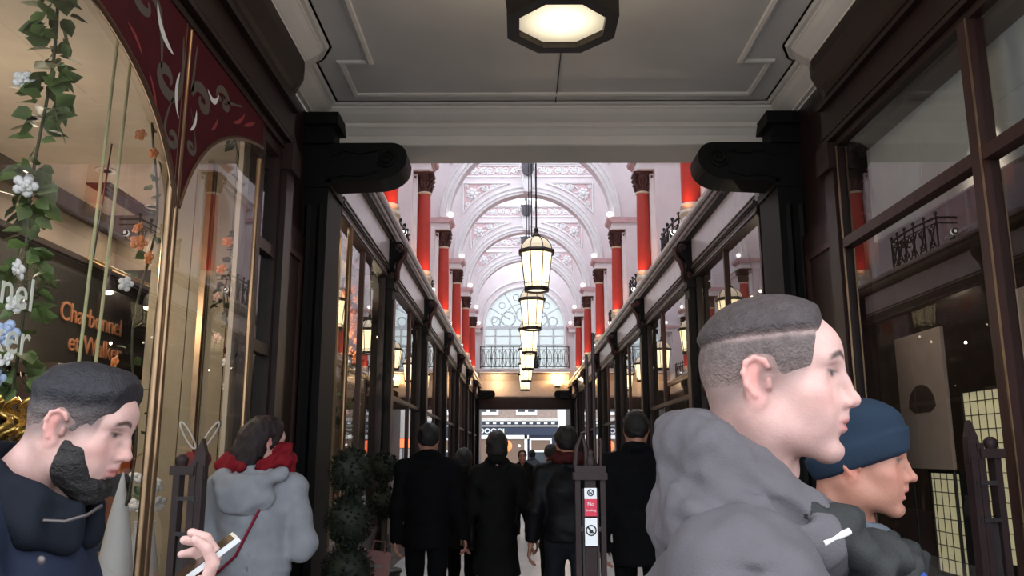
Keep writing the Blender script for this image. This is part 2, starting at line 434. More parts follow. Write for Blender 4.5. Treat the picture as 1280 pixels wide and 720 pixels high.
# ---- arcade shop fronts -------------------------------------------------------
BAYS = [7.6] + YK + [YEND]
front_win = {}
def front_bay(sx, n):
    y0, y1 = BAYS[n], BAYS[n + 1]
    X = 2.12
    ya, yb = y0 + (.35 if n == 0 else .14), y1 - .14
    w = struct('window_%d' % (3 + n * 2 + (sx > 0)))
    # door third of each bay from the second one on
    ym = ya + (yb - ya) * (.5 if n == 0 else .62)
    b = MB(); bxs(b, sx, X - .06, X + .06, ya, yb, 3.88, 4.02); bxs(b, sx, X - .03, X + .1, ya, yb, .1, .6); bxs(b, sx, X - .06, X + .1, ya, yb, .6, .66); bxs(b, sx, X - .05, X + .1, ya, yb, 0, .1)
    bxs(b, sx, X - .04, X + .04, ya, ya + .05, .66, 3.88); bxs(b, sx, X - .04, X + .04, yb - .05, yb, .66, 3.88)
    b.build('frame', 'dark_wood', w)
    b = MB(); bxs(b, sx, X - .03, X + .03, ym - .025, ym + .025, .66, 3.88); b.build('mullion', 'brown_wood', w)
    if sx > 0 or n > 0:
        b = MB(); bxs(b, sx, X - .03, X + .03, ya + .05, ym - .025, 2.32, 2.38); bxs(b, sx, X - .03, X + .03, ym + .025, yb - .05, 2.32, 2.38); b.build('transom', 'brown_wood', w)
    b = MB(); bxs(b, sx, X - .075, X - .06, ya, yb, 3.90, 3.915); bxs(b, sx, X - .075, X - .06, ya, yb, 3.985, 4.0); b.build('head_bead', 'grey_lead', w)
    for (p, q) in ((ya + .05, ym - .025), (ym + .025, yb - .05)):
        b = MB(); b.add([(sx * X, p, .66), (sx * X, q, .66), (sx * X, q, 3.88), (sx * X, p, 3.88)], [(0, 1, 2, 3)]); b.build('pane', 'shop_glass', w)
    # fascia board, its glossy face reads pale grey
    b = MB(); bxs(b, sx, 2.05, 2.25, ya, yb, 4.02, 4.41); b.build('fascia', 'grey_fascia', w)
    b = MB(); bxs(b, sx, 2.03, 2.06, ya, yb, 4.0, 4.03); bxs(b, sx, 2.035, 2.06, ya, yb, 4.06, 4.075); b.build('fascia_bead', 'dark_wood', w)
for n in range(7):
    for sx in (-1, 1): front_bay(sx, n)
# cornice of the shop fronts, dark timber below and lead grey on top
for sx, nm in ((-1, 'trim_8'), (1, 'trim_9')):
    t = struct(nm)
    b = MB(); b.prism([(sx * x, z) for x, z in ((2.3, 4.41), (2.04, 4.41), (2.02, 4.43), (1.985, 4.44), (1.98, 4.475), (2.3, 4.475))], 'y', 7.77, YEND); b.build('bed_mould', 'dark_wood', t)
    b = MB(); b.prism([(sx * x, z) for x, z in ((2.3, 4.475), (1.98, 4.475), (1.965, 4.49), (1.955, 4.53), (2.3, 4.53))], 'y', 7.77, YEND); b.build('middle_mould', 'grey_lead', t)
    b = MB(); b.prism([(sx * x, z) for x, z in ((2.3, 4.53), (1.96, 4.53), (1.945, 4.54), (1.945, 4.56), (2.3, 4.56))], 'y', 7.77, YEND); b.build('shadow_mould', 'dark_wood', t)
    b = MB(); b.prism([(sx * x, z) for x, z in ((2.9, 4.56), (1.945, 4.56), (1.92, 4.575), (1.91, 4.60), (1.91, 4.615), (2.1, 4.64), (2.9, 4.64))], 'y', 7.77, YEND); b.build('lead_top', 'grey_fascia', t)
# pilasters with carved consoles
def pilaster():
    t = struct('pilaster')
    b = MB(); b.box(-.06, .12, -.14, .14, .4, 3.86); b.build('shaft', 'black_wood', t)
    b = MB(); b.box(-.075, -.058, -.10, .10, .55, 3.6); b.build('shaft_panel', 'brown_wood', t)
    b = MB(); b.box(-.09, .12, -.17, .17, 0, .4); b.build('plinth', 'black_wood', t)
    b = MB(); b.box(-.09, .12, -.16, .16, 3.74, 3.82); b.box(-.03, .14, -.13, .13, 3.82, 4.46); b.build('block', 'black_wood', t)
    pr = [(.02, 3.86), (-.03, 3.84), (-.07, 3.87), (-.09, 3.93), (-.085, 4.0), (-.06, 4.06), (-.07, 4.12), (-.12, 4.17), (-.17, 4.21), (-.20, 4.27), (-.20, 4.34), (-.16, 4.39), (.02, 4.40)]
    b = MB(); b.prism(pr, 'y', -.12, .12); b.build('console', 'black_wood', t)
    b = MB()
    for yy in (-.125, .125):
        b.tube([(-.13 + (.008 + .05 * i / 20) * math.cos(i * .55), yy, 4.30 + (.008 + .05 * i / 20) * math.sin(i * .55)) for i in range(21)], .012, 5)
        b.tube([(-.045 + (.006 + .035 * i / 16) * math.cos(i * .55), yy, 3.92 + (.006 + .035 * i / 16) * math.sin(i * .55)) for i in range(17)], .009, 5)
    b.tube([(-.21, 0, 4.33), (-.19, 0, 4.2), (-.12, 0, 4.12), (-.10, 0, 4.0), (-.11, 0, 3.9), (-.06, 0, 3.84)], [.03, .04, .045, .035, .025, .01], 8)
    b.build('acanthus', 'carved_brown', t)
    return t
pil = None
for k, y in enumerate(YK):
    for sx in (-1, 1):
        if pil is None: pil = pilaster(); o = pil
        else: o = copy_tree(pil)
        o.location = (sx * 2.05, y, 0); o.rotation_euler = (0, 0, 0 if sx > 0 else PI)

# ---- upper side walls with piers, arched window recesses, coved ceiling strip
def arch_pts(cx, z0, r, n=14, a0=0.0, a1=PI): return [(cx + r * math.cos(a0 + (a1 - a0) * i / n), z0 + r * math.sin(a0 + (a1 - a0) * i / n)) for i in range(n + 1)]
def upper_bay(sx, y0, y1, first):
    t = struct('wall_upper_left' if sx < 0 else 'wall_upper_right')
    cyy = (y0 + y1) / 2; hw = .95; zs = 6.35; zt = 10.25; X0 = 2.8
    # wall sheet with an arched opening
    b = MB(); outer = []; inner = []
    for i in range(17):
        a = PI * i / 16
        inner.append((cyy + hw * math.cos(a), zs + hw * math.sin(a)))
        ca, sa = math.cos(a), math.sin(a); tt = min((y1 - y0) / 2 / max(1e-6, abs(ca)), (zt - zs) / max(1e-6, sa))
        outer.append((cyy + ca * tt, zs + sa * tt))
    inner = [(cyy + hw, 4.5)] + inner + [(cyy - hw, 4.5)]; outer = [(y1, 4.5)] + outer + [(y0, 4.5)]
    n = len(inner); vs = [(sx * X0, *q) for q in inner] + [(sx * X0, *q) for q in outer] + [(sx * (X0 + .25), *q) for q in inner]
    fs = [(i, i + 1, n + i + 1, n + i) for i in range(n - 1)] + [(i, 2 * n + i, 2 * n + i + 1, i + 1) for i in range(n - 1)]
    b.add(vs, fs); b.build('wall_face', 'arcade_plaster', t)
    b = MB(); b.box(min(sx * 3.05, sx * 3.15), max(sx * 3.05, sx * 3.15), y0, y1, 4.4, 7.6); b.build('recess_back', 'pink_field', t)
    b = MB(); b.tube([(sx * X0, cyy + 1.03, 4.6)] + [(sx * X0, y, z) for y, z in arch_pts(cyy, zs, 1.03)] + [(sx * X0, cyy - 1.03, 4.6)], .06, 6); b.build('architrave', 'arcade_white', t)
    wv = MB()
    for dy in (-.62, 0, .62): wv.box(min(sx * 3.0, sx * 3.04), max(sx * 3.0, sx * 3.04), cyy + dy - .03, cyy + dy + .03, 4.6, 6.9)
    for z in (5.2, 6.0, 6.6): wv.box(min(sx * 3.0, sx * 3.04), max(sx * 3.0, sx * 3.04), cyy - .8, cyy + .8, z, z + .05)
    wv.build('glazing_bar', 'arcade_white', t)
    b = MB(); bxs(b, sx, 2.62, 2.8, y0, y1, 7.5, 7.62); bxs(b, sx, 2.7, 2.8, y0, y1, 7.40, 7.5); b.build('string_course', 'arcade_white', t)
    # panel above
    b = MB()
    for z0, z1 in ((7.9, 9.6),):
        for yy in (y0 + .6, y1 - .66): bxs(b, sx, 2.77, 2.8, yy, yy + .06, z0, z1)
        for zz in (z0, z1 - .06): bxs(b, sx, 2.77, 2.8, y0 + .6, y1 - .6, zz, zz + .06)
    b.build('panel_bead', 'arcade_white', t)
    b = MB(); b.prism([(sx * 2.8, 9.7), (sx * 2.74, 9.75), (sx * 2.6, 10.0), (sx * 2.3, 10.2), (sx * 2.0, 10.25), (sx * 2.0, 10.35), (sx * 2.9, 10.35), (sx * 2.9, 9.7)], 'y', y0, y1); b.build('cove', 'arcade_white', t)
    return t
ub = [7.75] + YK + [YEND]
for n in range(7):
    for sx in (-1, 1): upper_bay(sx, ub[n], ub[n + 1], n == 0)
b = MB(); b.box(-2.9, 2.9, 7.3, 7.75, 4.72, 10.3); b.build('wall_front_inner', 'arcade_plaster', kind='structure')

# ---- glazed roof
roof = struct('roof')
for sx in (-1, 1):
    b = MB(); b.add([(sx * 2.05, 7.5, 10.36), (sx * 2.05, YEND, 10.36), (0, YEND, 11.3), (0, 7.5, 11.3)], [(0, 1, 2, 3)]); b.build('roof_pane', 'roof_glass', roof)
b = MB()
y = 7.8
while y < YEND:
    for sx in (-1, 1): b.tube([(sx * 2.05, y, 10.34), (0, y, 11.28)], .025, 4, smooth=False)
    y += .61
b.tube([(0, 7.5, 11.27), (0, YEND, 11.27)], .05, 4, smooth=False)
for sx in (-1, 1): b.tube([(sx * 1.0, 7.5, 10.82), (sx * 1.0, YEND, 10.82)], .03, 4, smooth=False)
b.build('roof_bar', 'arcade_white', roof, kind='stuff')
# ================================================================ arcade: piers, columns, arches, balconies, lanterns
def spiral(cx, cz, r0, r1, turns, a0=0.0, s=1, y=0.0, n=22):
    return [(cx + (r0 + (r1 - r0) * i / n) * math.cos(a0 + s * turns * 2 * PI * i / n), y, cz + (r0 + (r1 - r0) * i / n) * math.sin(a0 + s * turns * 2 * PI * i / n)) for i in range(n + 1)]

def make_arch():
    """one transverse arch at y=0 facing -y, springing at z 7.2"""
    t = struct('arch'); zc = 7.2; r = 1.97; W = 2.8; ZT = 10.3; T = .2
    inner = []; outer = []
    angs = sorted(set([PI * i / 40 for i in range(41)] + [math.atan2(ZT - zc, W), PI - math.atan2(ZT - zc, W)]))
    for a in angs:
        ca, sa = math.cos(a), math.sin(a); tt = min(W / max(1e-6, abs(ca)), (ZT - zc) / max(1e-6, sa))
        inner.append((r * ca, zc + r * sa)); outer.append((ca * tt, zc + sa * tt))
    n = len(inner)
    vs = [(x, y, z) for y in (-T, T) for P in (inner, outer) for x, z in P]
    fs = []
    for i in range(n - 1):
        fs += [(i, i + 1, n + i + 1, n + i), (2 * n + i, 3 * n + i, 3 * n + i + 1, 2 * n + i + 1), (n + i, n + i + 1, 3 * n + i + 1, 3 * n + i)]
    b = MB(); b.add(vs, fs); b.build('arch_wall', 'arcade_plaster', t)
    b = MB(); b.add([(x, y, z) for y in (-T, T) for x, z in inner], [(i, n + i, n + i + 1, i + 1) for i in range(n - 1)], True); b.build('soffit', 'arcade_plaster', t)
    # archivolt: stepped ring
    prof = [(1.955, -T), (1.955, -T - .03), (2.02, -T - .035), (2.03, -T - .06), (2.05, -T - .065), (2.07, -T - .045), (2.14, -T - .045), (2.15, -T - .075), (2.19, -T - .08), (2.21, -T - .05), (2.22, -T)]
    vs = []; m = len(prof); N = 48
    for i in range(N + 1):
        a = PI * i / N
        vs += [(q * math.cos(a), yy, zc + q * math.sin(a)) for q, yy in prof]
    b = MB(); b.add(vs, [(i * m + j, (i + 1) * m + j, (i + 1) * m + j + 1, i * m + j + 1) for i in range(N) for j in range(m - 1)], False); b.build('archivolt', 'arcade_white', t)
    # spandrels
    for s in (-1, 1):
        R = 2.36; xo = 1.93; zt = 9.50
        a0 = math.acos(xo / R); a1 = math.asin((zt - zc) / R)
        arc = [(R * math.cos(a0 + (a1 - a0) * i / 14), zc + R * math.sin(a0 + (a1 - a0) * i / 14)) for i in range(15)]
        tri = [(xo, zt)] + arc[::-1] if False else arc + [(xo, zt)]
        poly = [(s * x, z) for x, z in tri]
        if s < 0: poly = poly[::-1]
        b = MB(); b.prism(poly, 'y', -T - .004, -T); f = b.build('spandrel_field', 'pink_field', t)
        b = MB(); b.tube([(s * x, -T - .02, z) for x, z in tri], .034, 5, closed=True, smooth=False); b.build('spandrel_frame', 'arcade_white', t)
        b = MB(); cx, cz = s * 1.66, 9.17
        b.ball((cx, -T - .02, cz), (.075, .06, .075))
        for k in range(7):
            a = 2 * PI * k / 7
            b.ball((cx + .125 * math.cos(a), -T - .012, cz + .125 * math.sin(a)), (.065, .035, .065), 8, 5)
        b.build('rosette', 'arcade_white', t)
        b = MB()
        b.tube(spiral(s * 1.28, 9.36, .015, .105, 1.6, 0, s, -T - .015), .03, 5)
        b.tube(spiral(s * 1.06, 9.40, .012, .07, 1.5, PI, -s, -T - .015), .026, 5)
        b.tube(spiral(s * .88, 9.43, .01, .045, 1.4, 0, s, -T - .015), .02, 5)
        b.tube([(s * x, -T - .015, z) for x, z in ((1.5, 9.3), (1.38, 9.42), (1.22, 9.27), (1.1, 9.33), (.98, 9.45), (.85, 9.38), (.72, 9.46))], .026, 5)
        b.tube(spiral(s * 1.80, 8.86, .012, .07, 1.5, 0, s, -T - .015), .026, 5)
        b.tube([(s * x, -T - .015, z) for x, z in ((1.7, 9.04), (1.74, 8.92), (1.85, 8.78), (1.87, 8.62))], .024, 5)
        b.tube(spiral(s * 1.84, 9.40, .012, .06, 1.4, 0, -s, -T - .015), .024, 5)
        for k in range(5): b.ball((s * (1.45 - .13 * k), -T - .01, 9.20 + .05 * k + (.02 if k % 2 else 0)), (.05, .025, .03), 6, 4)
        b.build('scroll', 'arcade_white', t)
    # frieze
    for s in (-1, 1):
        b = MB(); b.box(*sorted((s * .22, s * 1.95)), -T - .004, -T, 9.74, 10.04); b.build('frieze_field', 'pink_field', t)
        b = MB(); b.box(*sorted((s * .2, s * 2.0)), -T - .05, -T, 10.04, 10.09); b.box(*sorted((s * .2, s * 2.0)), -T - .035, -T, 9.69, 9.74); b.box(*sorted((s * .2, s * 2.05)), -T - .09, -T, 10.09, 10.14)
        b.box(*sorted((s * 1.93, s * 1.98)), -T - .035, -T, 9.74, 10.04); b.build('frieze_frame', 'arcade_white', t)
        b = MB(); x = .42; up = 1
        wave = []
        while x < 1.85:
            b.tube(spiral(s * x, 9.89, .012, .105, 1.7, PI if up > 0 else 0, s * up, -T - .015), .026, 5)
            b.ball((s * x, -T - .015, 9.89), (.04, .03, .04), 8, 5)
            for q in (-.1, .1): b.ball((s * (x + q), -T - .01, 9.89 + up * .105), (.05, .025, .028), 6, 4)
            x += .235; up = -up
        b.tube([(s * (.25 + 1.6 * i / 40), -T - .015, 9.89 + .1 * math.sin(2 * PI * i / 40 * 3.4)) for i in range(41)], .022, 5)
        b.build('scroll', 'arcade_white', t)
    # keystone cartouche with a dark shield
    b = MB(); b.prism([(-.2, 9.78), (-.26, 9.95), (-.2, 10.1), (.2, 10.1), (.26, 9.95), (.2, 9.78), (.13, 9.6), (.13, 9.2), (-.13, 9.2), (-.13, 9.6)], 'y', -T - .16, -T); b.build('keystone', 'arcade_white', t)
    b = MB()
    for s in (-1, 1):
        b.tube(spiral(s * .21, 9.93, .01, .07, 1.4, 0, s, -T - .17), .025, 5); b.tube([(s * .12, -T - .17, 9.72), (s * .15, -T - .19, 9.5), (s * .1, -T - .17, 9.25)], .025, 5)
    b.build('keystone_scroll', 'arcade_white', t)
    b = MB(); b.prism([(-.2, 10.10), (-.15, 10.06), (0, 10.09), (.15, 10.06), (.2, 10.10), (.165, 9.98), (.17, 9.84), (.13, 9.74), (0, 9.67), (-.13, 9.74), (-.17, 9.84), (-.165, 9.98)], 'y', -T - .27, -T - .17); b.build('shield', 'shield_grey', t)
    return t
A0 = make_arch()
for k, y in enumerate(YK):
    o = A0 if k == 0 else copy_tree(A0)
    o.location = (0, y, 0)

def make_pier():
    """wall pier, entablature block and ledge behind one column, for the +x side at y=0"""
    t = struct('pier')
    b = MB(); b.box(2.3, 2.85, -.34, .34, 4.55, 6.9); b.build('pier_shaft', 'arcade_plaster', t)
    b = MB(); b.box(2.22, 2.3, -.17, .17, 4.6, 6.85); b.build('pilaster_strip', 'arcade_white', t)
    b = MB(); b.box(1.97, 2.85, -.30, .30, 6.88, 7.08); b.build('entablature', 'arcade_white', t)
    b = MB(); b.prism([(2.85, 7.04), (1.95, 7.04), (1.93, 7.08), (1.88, 7.10), (1.86, 7.16), (2.85, 7.16)], 'y', -.36, .36); b.build('ledge', 'rose_ledge', t)
    b = MB(); b.box(1.98, 2.85, -.2, .2, 7.16, 7.3); b.build('impost', 'arcade_plaster', t)
    b = MB(); b.box(1.96, 2.3, -.2, .2, 4.6, 4.72); b.build('pedestal', 'arcade_white', t)
    return t
def make_column():
    t = thing('column', '', 'column')
    b = MB(); b.lathe([(.155, 4.72), (.155, 4.76), (.17, 4.78), (.17, 4.82), (.15, 4.84), (.145, 4.87), (.155, 4.89), (.155, 4.92), (.135, 4.95)], 18); b.build('base', 'gold_ring', t)
    b = MB(); b.lathe([(.132, 4.94), (.133, 5.2), (.130, 5.7), (.118, 6.3), (.113, 6.46)], 20); b.build('shaft', 'red_paint', t)
    b = MB(); b.lathe([(.115, 6.455), (.135, 6.465), (.138, 6.48), (.135, 6.495), (.115, 6.505)], 20); b.build('necking', 'gold_ring', t)
    b = MB(); b.lathe([(.112, 6.5), (.115, 6.6), (.13, 6.72), (.17, 6.82), (.17, 6.83)], 16); b.box(-.185, .185, -.185, .185, 6.83, 6.88); b.build('capital', 'carved_brown', t)
    b = MB()
    for ring, (z0, r0, nn, h) in enumerate(((6.51, .118, 8, .13), (6.60, .122, 8, .14))):
        for k in range(nn):
            a = 2 * PI * (k + .5 * ring) / nn; c, s_ = math.cos(a), math.sin(a)
            b.tube([(c * (r0 + d), s_ * (r0 + d), z0 + h * q) for d, q in ((0, 0), (.015, .5), (.03, .85), (.06, 1.0), (.075, .9))], [.03, .034, .03, .02, .008], 5, flat=.5)
    b.build('leaf', 'carved_brown', t, kind='stuff')
    for k in range(4):
        a = PI / 4 + PI / 2 * k; c, s_ = math.cos(a), math.sin(a); b = MB()
        b.tube([(c * q, s_ * q, z) for q, z in ((.13, 6.66), (.17, 6.76), (.215, 6.80), (.24, 6.775), (.225, 6.745), (.205, 6.76))], [.014, .016, .02, .022, .018, .01], 6); b.build('volute', 'carved_brown', t)
    return t
P0 = make_pier(); CO = make_column()
glow('globe_glass', (1.0, .97, .92), 1.2)
def make_globe():
    t = thing('globe_lamp', '', 'lamp')
    b = MB(); b.lathe([(.05, 0), (.05, .015), (.02, .03), (.02, .05)], 12); b.build('socket', 'arcade_white', t)
    b = MB(); b.ball((0, 0, .105), .068, 14, 10); b.build('bulb', 'globe_glass', t)
    return t
def make_spot():
    t = thing('spotlight', '', 'lamp')
    b = MB(); b.box(-.05, .05, -.05, .05, 0, .02); b.tube([(0, 0, .02), (0, 0, .09)], .012, 6); b.build('bracket', 'grey_iron', t)
    b = MB(); b.lathe([(.03, -.05), (.045, -.03), (.045, .05)], 12, (0, 0, .12), axis='y'); b.build('housing', 'grey_iron', t)
    b = MB(); b.ball((0, .0, .12), (.05, .06, .05), 10, 6); b.build('lens', 'globe_glass', t)
    return t
GL = make_globe(); SP = make_spot()
def make_rail():
    """bowed iron balcony front between two columns, +x side, y 0..3.3"""
    t = thing('balcony_railing', '', 'railing')
    Y0, Y1 = 1.75, 3.35
    def xb(u): return 2.27 - .07 * math.sin(PI * u)
    b = MB()
    for z, r in ((5.26, .02), (5.17, .012), (4.72, .014)):
        b.tube([(2.6, Y0, z)] + [(xb(i / 12), Y0 + (Y1 - Y0) * i / 12, z) for i in range(13)] + [(2.6, Y1, z)], r, 6)
    b.build('rail', 'black_iron', t)
    for i in range(6):
        u = i / 5; y = Y0 + (Y1 - Y0) * u
        b = MB(); b.tube([(xb(u), y, 4.6), (xb(u), y, 5.30)], .016, 6); b.ball((xb(u), y, 5.33), .03, 8, 6); b.build('post', 'black_iron', t)
    b = MB()
    for i in range(6):
        u = (i + .5) / 6; y = Y0 + (Y1 - Y0) * u; x = xb(u)
        for (dz, s) in ((5.07, 1), (4.87, -1)):
            sp = spiral(0, 0, .015, .085, 1.3, s * PI / 2, s)
            b.tube([(x, y + q[0], dz + q[2]) for q in sp], .011, 5)
        b.tube([(x, y - .12, 4.75), (x, y - .04, 4.9), (x, y + .04, 5.02), (x, y + .12, 5.15)], .011, 5)
        b.tube([(x, y + .12, 4.75), (x, y + .04, 4.9), (x, y - .04, 5.02), (x, y - .12, 5.15)], .011, 5)
    b.build('scrollwork', 'black_iron', t)
    return t
RL = make_rail()
n = 0
for k, y in enumerate(YK):
    for sx in (-1, 1):
        side = 'left' if sx < 0 else 'right'
        fl = (0, 0, 0) if sx > 0 else (0, 0, PI)
        o = P0 if n == 0 else copy_tree(P0); o.location = (0, y, 0); o.rotation_euler = fl
        o = CO if n == 0 else copy_tree(CO); o.location = (sx * 2.1, y, 0)
        tag(o, 'red column with carved brown capital, %s from the entrance along the %s side' % (ORD[k], side), 'column', 'red columns along the arcade')
        o = GL if n == 0 else copy_tree(GL); o.location = (sx * 1.93, y - .22, 7.16)
        tag(o, 'small white globe lamp on the ledge above the %s red column on the %s' % (ORD[k], side), 'lamp', 'globe lamps on the column ledges')
        o = SP if n == 0 else copy_tree(SP); o.location = (sx * 1.99, y + .75, 4.635)
        tag(o, 'small bright uplighter on the grey cornice just past the %s red column on the %s' % (ORD[k], side), 'lamp', 'uplighters on the cornice')
        o = RL if n == 0 else copy_tree(RL)
        o.location = (0, y if sx > 0 else y + 5.1, 0); o.rotation_euler = fl
        tag(o, 'black scrolled iron railing beyond the %s red column on the %s side' % (ORD[k], side), 'railing', 'iron railings on the cornice')
        # warm uplight washing the foot of the column
        lamp('column_uplight', 'SPOT', (sx * 1.93, y - .28, 4.68), 9, (1, .33, .12), .03, 70, (sx * 2.1, y, 6.2))
        lamp('wall_uplight', 'SPOT', (sx * 2.35, y + 1.2, 4.75), 7, (1, .36, .33), .05, 110, (sx * 2.8, y + 2.0, 6.5))
        n += 1
# one more globe pair by the end wall
for sx in (-1, 1):
    o = copy_tree(GL); o.location = (sx * 2.02, YEND - .5, 7.16)
    tag(o, 'small white globe lamp on the %s beside the far arched window' % ('left' if sx < 0 else 'right'), 'lamp', 'globe lamps on the column ledges')
    p = copy_tree(P0); p.location = (0, YEND, 0); p.rotation_euler = (0, 0, 0 if sx > 0 else PI)

# ---- lanterns
def make_lantern(S=1.0, rod=5.4, name='hanging_lantern'):
    """octagonal tapering lantern, its top ring at z=0; hangs from z=rod"""
    t = thing(name, '', 'lantern')
    n = 8; ph = PI / 8
    rt, rb, h = .27 * S, .195 * S, .62 * S
    def ring(r, z): return [(r * math.cos(2 * PI * k / n + ph), r * math.sin(2 * PI * k / n + ph), z) for k in range(n)]
    T, B = ring(rt, 0), ring(rb, -h)
    for k in range(n):
        b = MB(); j = (k + 1) % n; b.add([T[k], T[j], B[j], B[k]], [(0, 3, 2, 1)]); b.build('glass_pane', 'lantern_glass', t)
    b = MB(); Bp = ring(rb * .97, -h + .01); b.add(Bp, [tuple(range(n))[::-1]]); b.build('bottom_glass', 'bottom_lantern_glass', t)
    b = MB()
    for k in range(n): b.tube([T[k], B[k]], .010 * S, 5)
    b.build('glazing_bar', 'lantern_frame', t)
    b = MB()
    b.lathe([(rt - .02 * S, -.02 * S), (rt + .03 * S, -.02 * S), (rt + .045 * S, .01 * S), (rt + .03 * S, .045 * S), (rt - .03 * S, .045 * S)], n, phase=ph, smooth=False); b.build('top_ring', 'lantern_frame', t)
    b = MB(); b.lathe([(rb - .05 * S, -h - .015 * S), (rb + .014 * S, -h - .015 * S), (rb + .02 * S, -h + .02 * S), (rb + .016 * S, -h + .05 * S), (rb - .0 * S, -h + .05 * S)], n, phase=ph, smooth=False)
    # hollow the underside: ring only
    b = MB()
    for k in range(n):
        j = (k + 1) % n; O = ring(rb + .018 * S, 0); I = ring(rb - .03 * S, 0)
        z0, z1 = -h - .018 * S, -h + .045 * S
        q = [(*O[k][:2], z0), (*O[j][:2], z0), (*I[j][:2], z0), (*I[k][:2], z0), (*O[k][:2], z1), (*O[j][:2], z1), (*I[j][:2], z1), (*I[k][:2], z1)]
        b.add(q, [(0, 3, 2, 1), (4, 5, 6, 7), (0, 1, 5, 4), (1, 2, 6, 5), (2, 3, 7, 6), (3, 0, 4, 7)])
    b.build('bottom_ring', 'lantern_frame', t)
    b = MB()
    for k in range(n):                       # little arcade of spikes above the bottom ring
        for q in (.25, .5, .75):
            j = (k + 1) % n
            def L(A, Bq): return tuple(A[i] + (Bq[i] - A[i]) * q for i in range(3))
            p = Vector(L(B[k], B[j])); p2 = Vector(L(T[k], T[j])); d = (p2 - p)
            b.tube([p, p + d * .17], .005 * S, 4)
    a = [Vector(B[k]) + (Vector(T[k]) - Vector(B[k])) * .17 for k in range(n)]
    b.tube(a, .007 * S, 4, closed=True); b.build('gallery', 'lantern_frame', t)
    # domed crown: frosted glass with ribs
    dm = [(rt - .005 * S, .045 * S), (rt * .93, .12 * S), (rt * .72, .2 * S), (rt * .42, .255 * S), (rt * .2, .275 * S)]
    for k in range(n):
        j = (k + 1) % n; vs = []
        for r, z in dm: R = ring(r, z); vs += [R[k], R[j]]
        b = MB(); b.add(vs, [(2 * i, 2 * i + 1, 2 * i + 3, 2 * i + 2) for i in range(len(dm) - 1)]); b.build('crown_pane', 'crown_glass', t)
    b = MB()
    for k in range(n): b.tube([ring(r + .004, z)[k] for r, z in dm], .008 * S, 5)
    b.build('crown_rib', 'lantern_frame', t)
    b = MB(); b.lathe([(.075 * S, .26 * S), (.085 * S, .285 * S), (.05 * S, .32 * S), (.03 * S, .36 * S), (.045 * S, .39 * S), (.02 * S, .43 * S), (.012 * S, .44 * S)], 12); b.build('finial', 'lantern_frame', t)
    b = MB(); b.tube([(0, 0, .42 * S), (0, 0, rod)], .014, 6); b.build('rod', 'black_iron', t)
    return t
glow('crown_glass', (1.0, .84, .60), .22)
LN = make_lantern(1.0, 6.5)
LY = [13.25 + 4.3 * k for k in range(6)]
for k, y in enumerate(LY):
    o = LN if k == 0 else copy_tree(LN)
    o.location = (0, y, 4.78)
    tag(o, 'lit octagonal lantern on a long rod, %s from the entrance beam in the arcade row' % ORD[k], 'lantern', 'lanterns down the middle of the arcade')
glow('lobby_lantern_glass', (1.0, .84, .58), 2.2)
LB = make_lantern(1.62, .60, 'ceiling_lantern')
LB.location = (-.05, 4.45, 5.03)
for ch in list(LB.children):
    if ch.name.startswith('rod'): bpy.data.objects.remove(ch)
for ch in LB.children:
    ch.location.z = 0
LB.location.z = 5.02
for ch in LB.children:
    if ch.name.startswith('glass_pane') or ch.name.startswith('crown_pane'): ch.data.materials[0] = M['lobby_lantern_glass']
tag(LB, 'big lit octagonal lantern under the lobby ceiling, seen from below', 'lantern')
# ================================================================ far end of the arcade and the street beyond
t = struct('wall_end'); Y = YEND
hw, zs = 1.78, 7.15
# wall with arched window opening above the balcony
inner = []; outer = []
for i in range(25):
    a = PI * i / 24; ca, sa = math.cos(a), math.sin(a); tt = min(2.8 / max(1e-6, abs(ca)), (10.35 - zs) / max(1e-6, sa))
    inner.append((hw * ca, zs + hw * sa)); outer.append((ca * tt, zs + sa * tt))
inner = [(hw, 5.2)] + inner + [(-hw, 5.2)]; outer = [(2.8, 5.2)] + outer + [(-2.8, 5.2)]
n = len(inner)
b = MB(); b.add([(x, Y, z) for x, z in inner] + [(x, Y, z) for x, z in outer] + [(x, Y + .3, z) for x, z in inner],
                [(i, n + i, n + i + 1, i + 1) for i in range(n - 1)] + [(i, i + 1, 2 * n + i + 1, 2 * n + i) for i in range(n - 1)])
b.build('wall_face', 'arcade_plaster', t)
mat('cream_paint', (.66, .56, .49), .6, var=.06)
b = MB(); b.box(-2.8, 2.8, Y, Y + .4, 4.0, 5.2); b.build('lower_wall', 'cream_paint', t)
b = MB(); b.prism([(Y, 4.75), (Y - .25, 4.95), (Y - .3, 5.0), (Y, 5.0)], 'x', -1.95, 1.95); b.prism([(Y, 4.05), (Y - .05, 4.05), (Y - .05, 4.15), (Y, 4.15)], 'x', -2.8, 2.8); b.build('lower_moulding', 'cream_paint', t)
b = MB(); b.box(-2.8, 2.8, Y - .05, Y + .5, 3.5, 4.0); b.build('lintel', 'dark_wood', t)
b = MB(); b.tube([(1.83, Y - .04, 5.2)] + [(x, Y - .04, z) for x, z in arch_pts(0, zs, 1.83, 24)] + [(-1.83, Y - .04, 5.2)], .07, 6); b.tube([(x, Y - .03, z) for x, z in arch_pts(0, zs, 2.1, 24)], .05, 6); b.build('architrave', 'arcade_white', t)
corner(-1, Y - .6, 'trim_4', 4.4); corner(1, Y - .6, 'trim_5', 4.4)
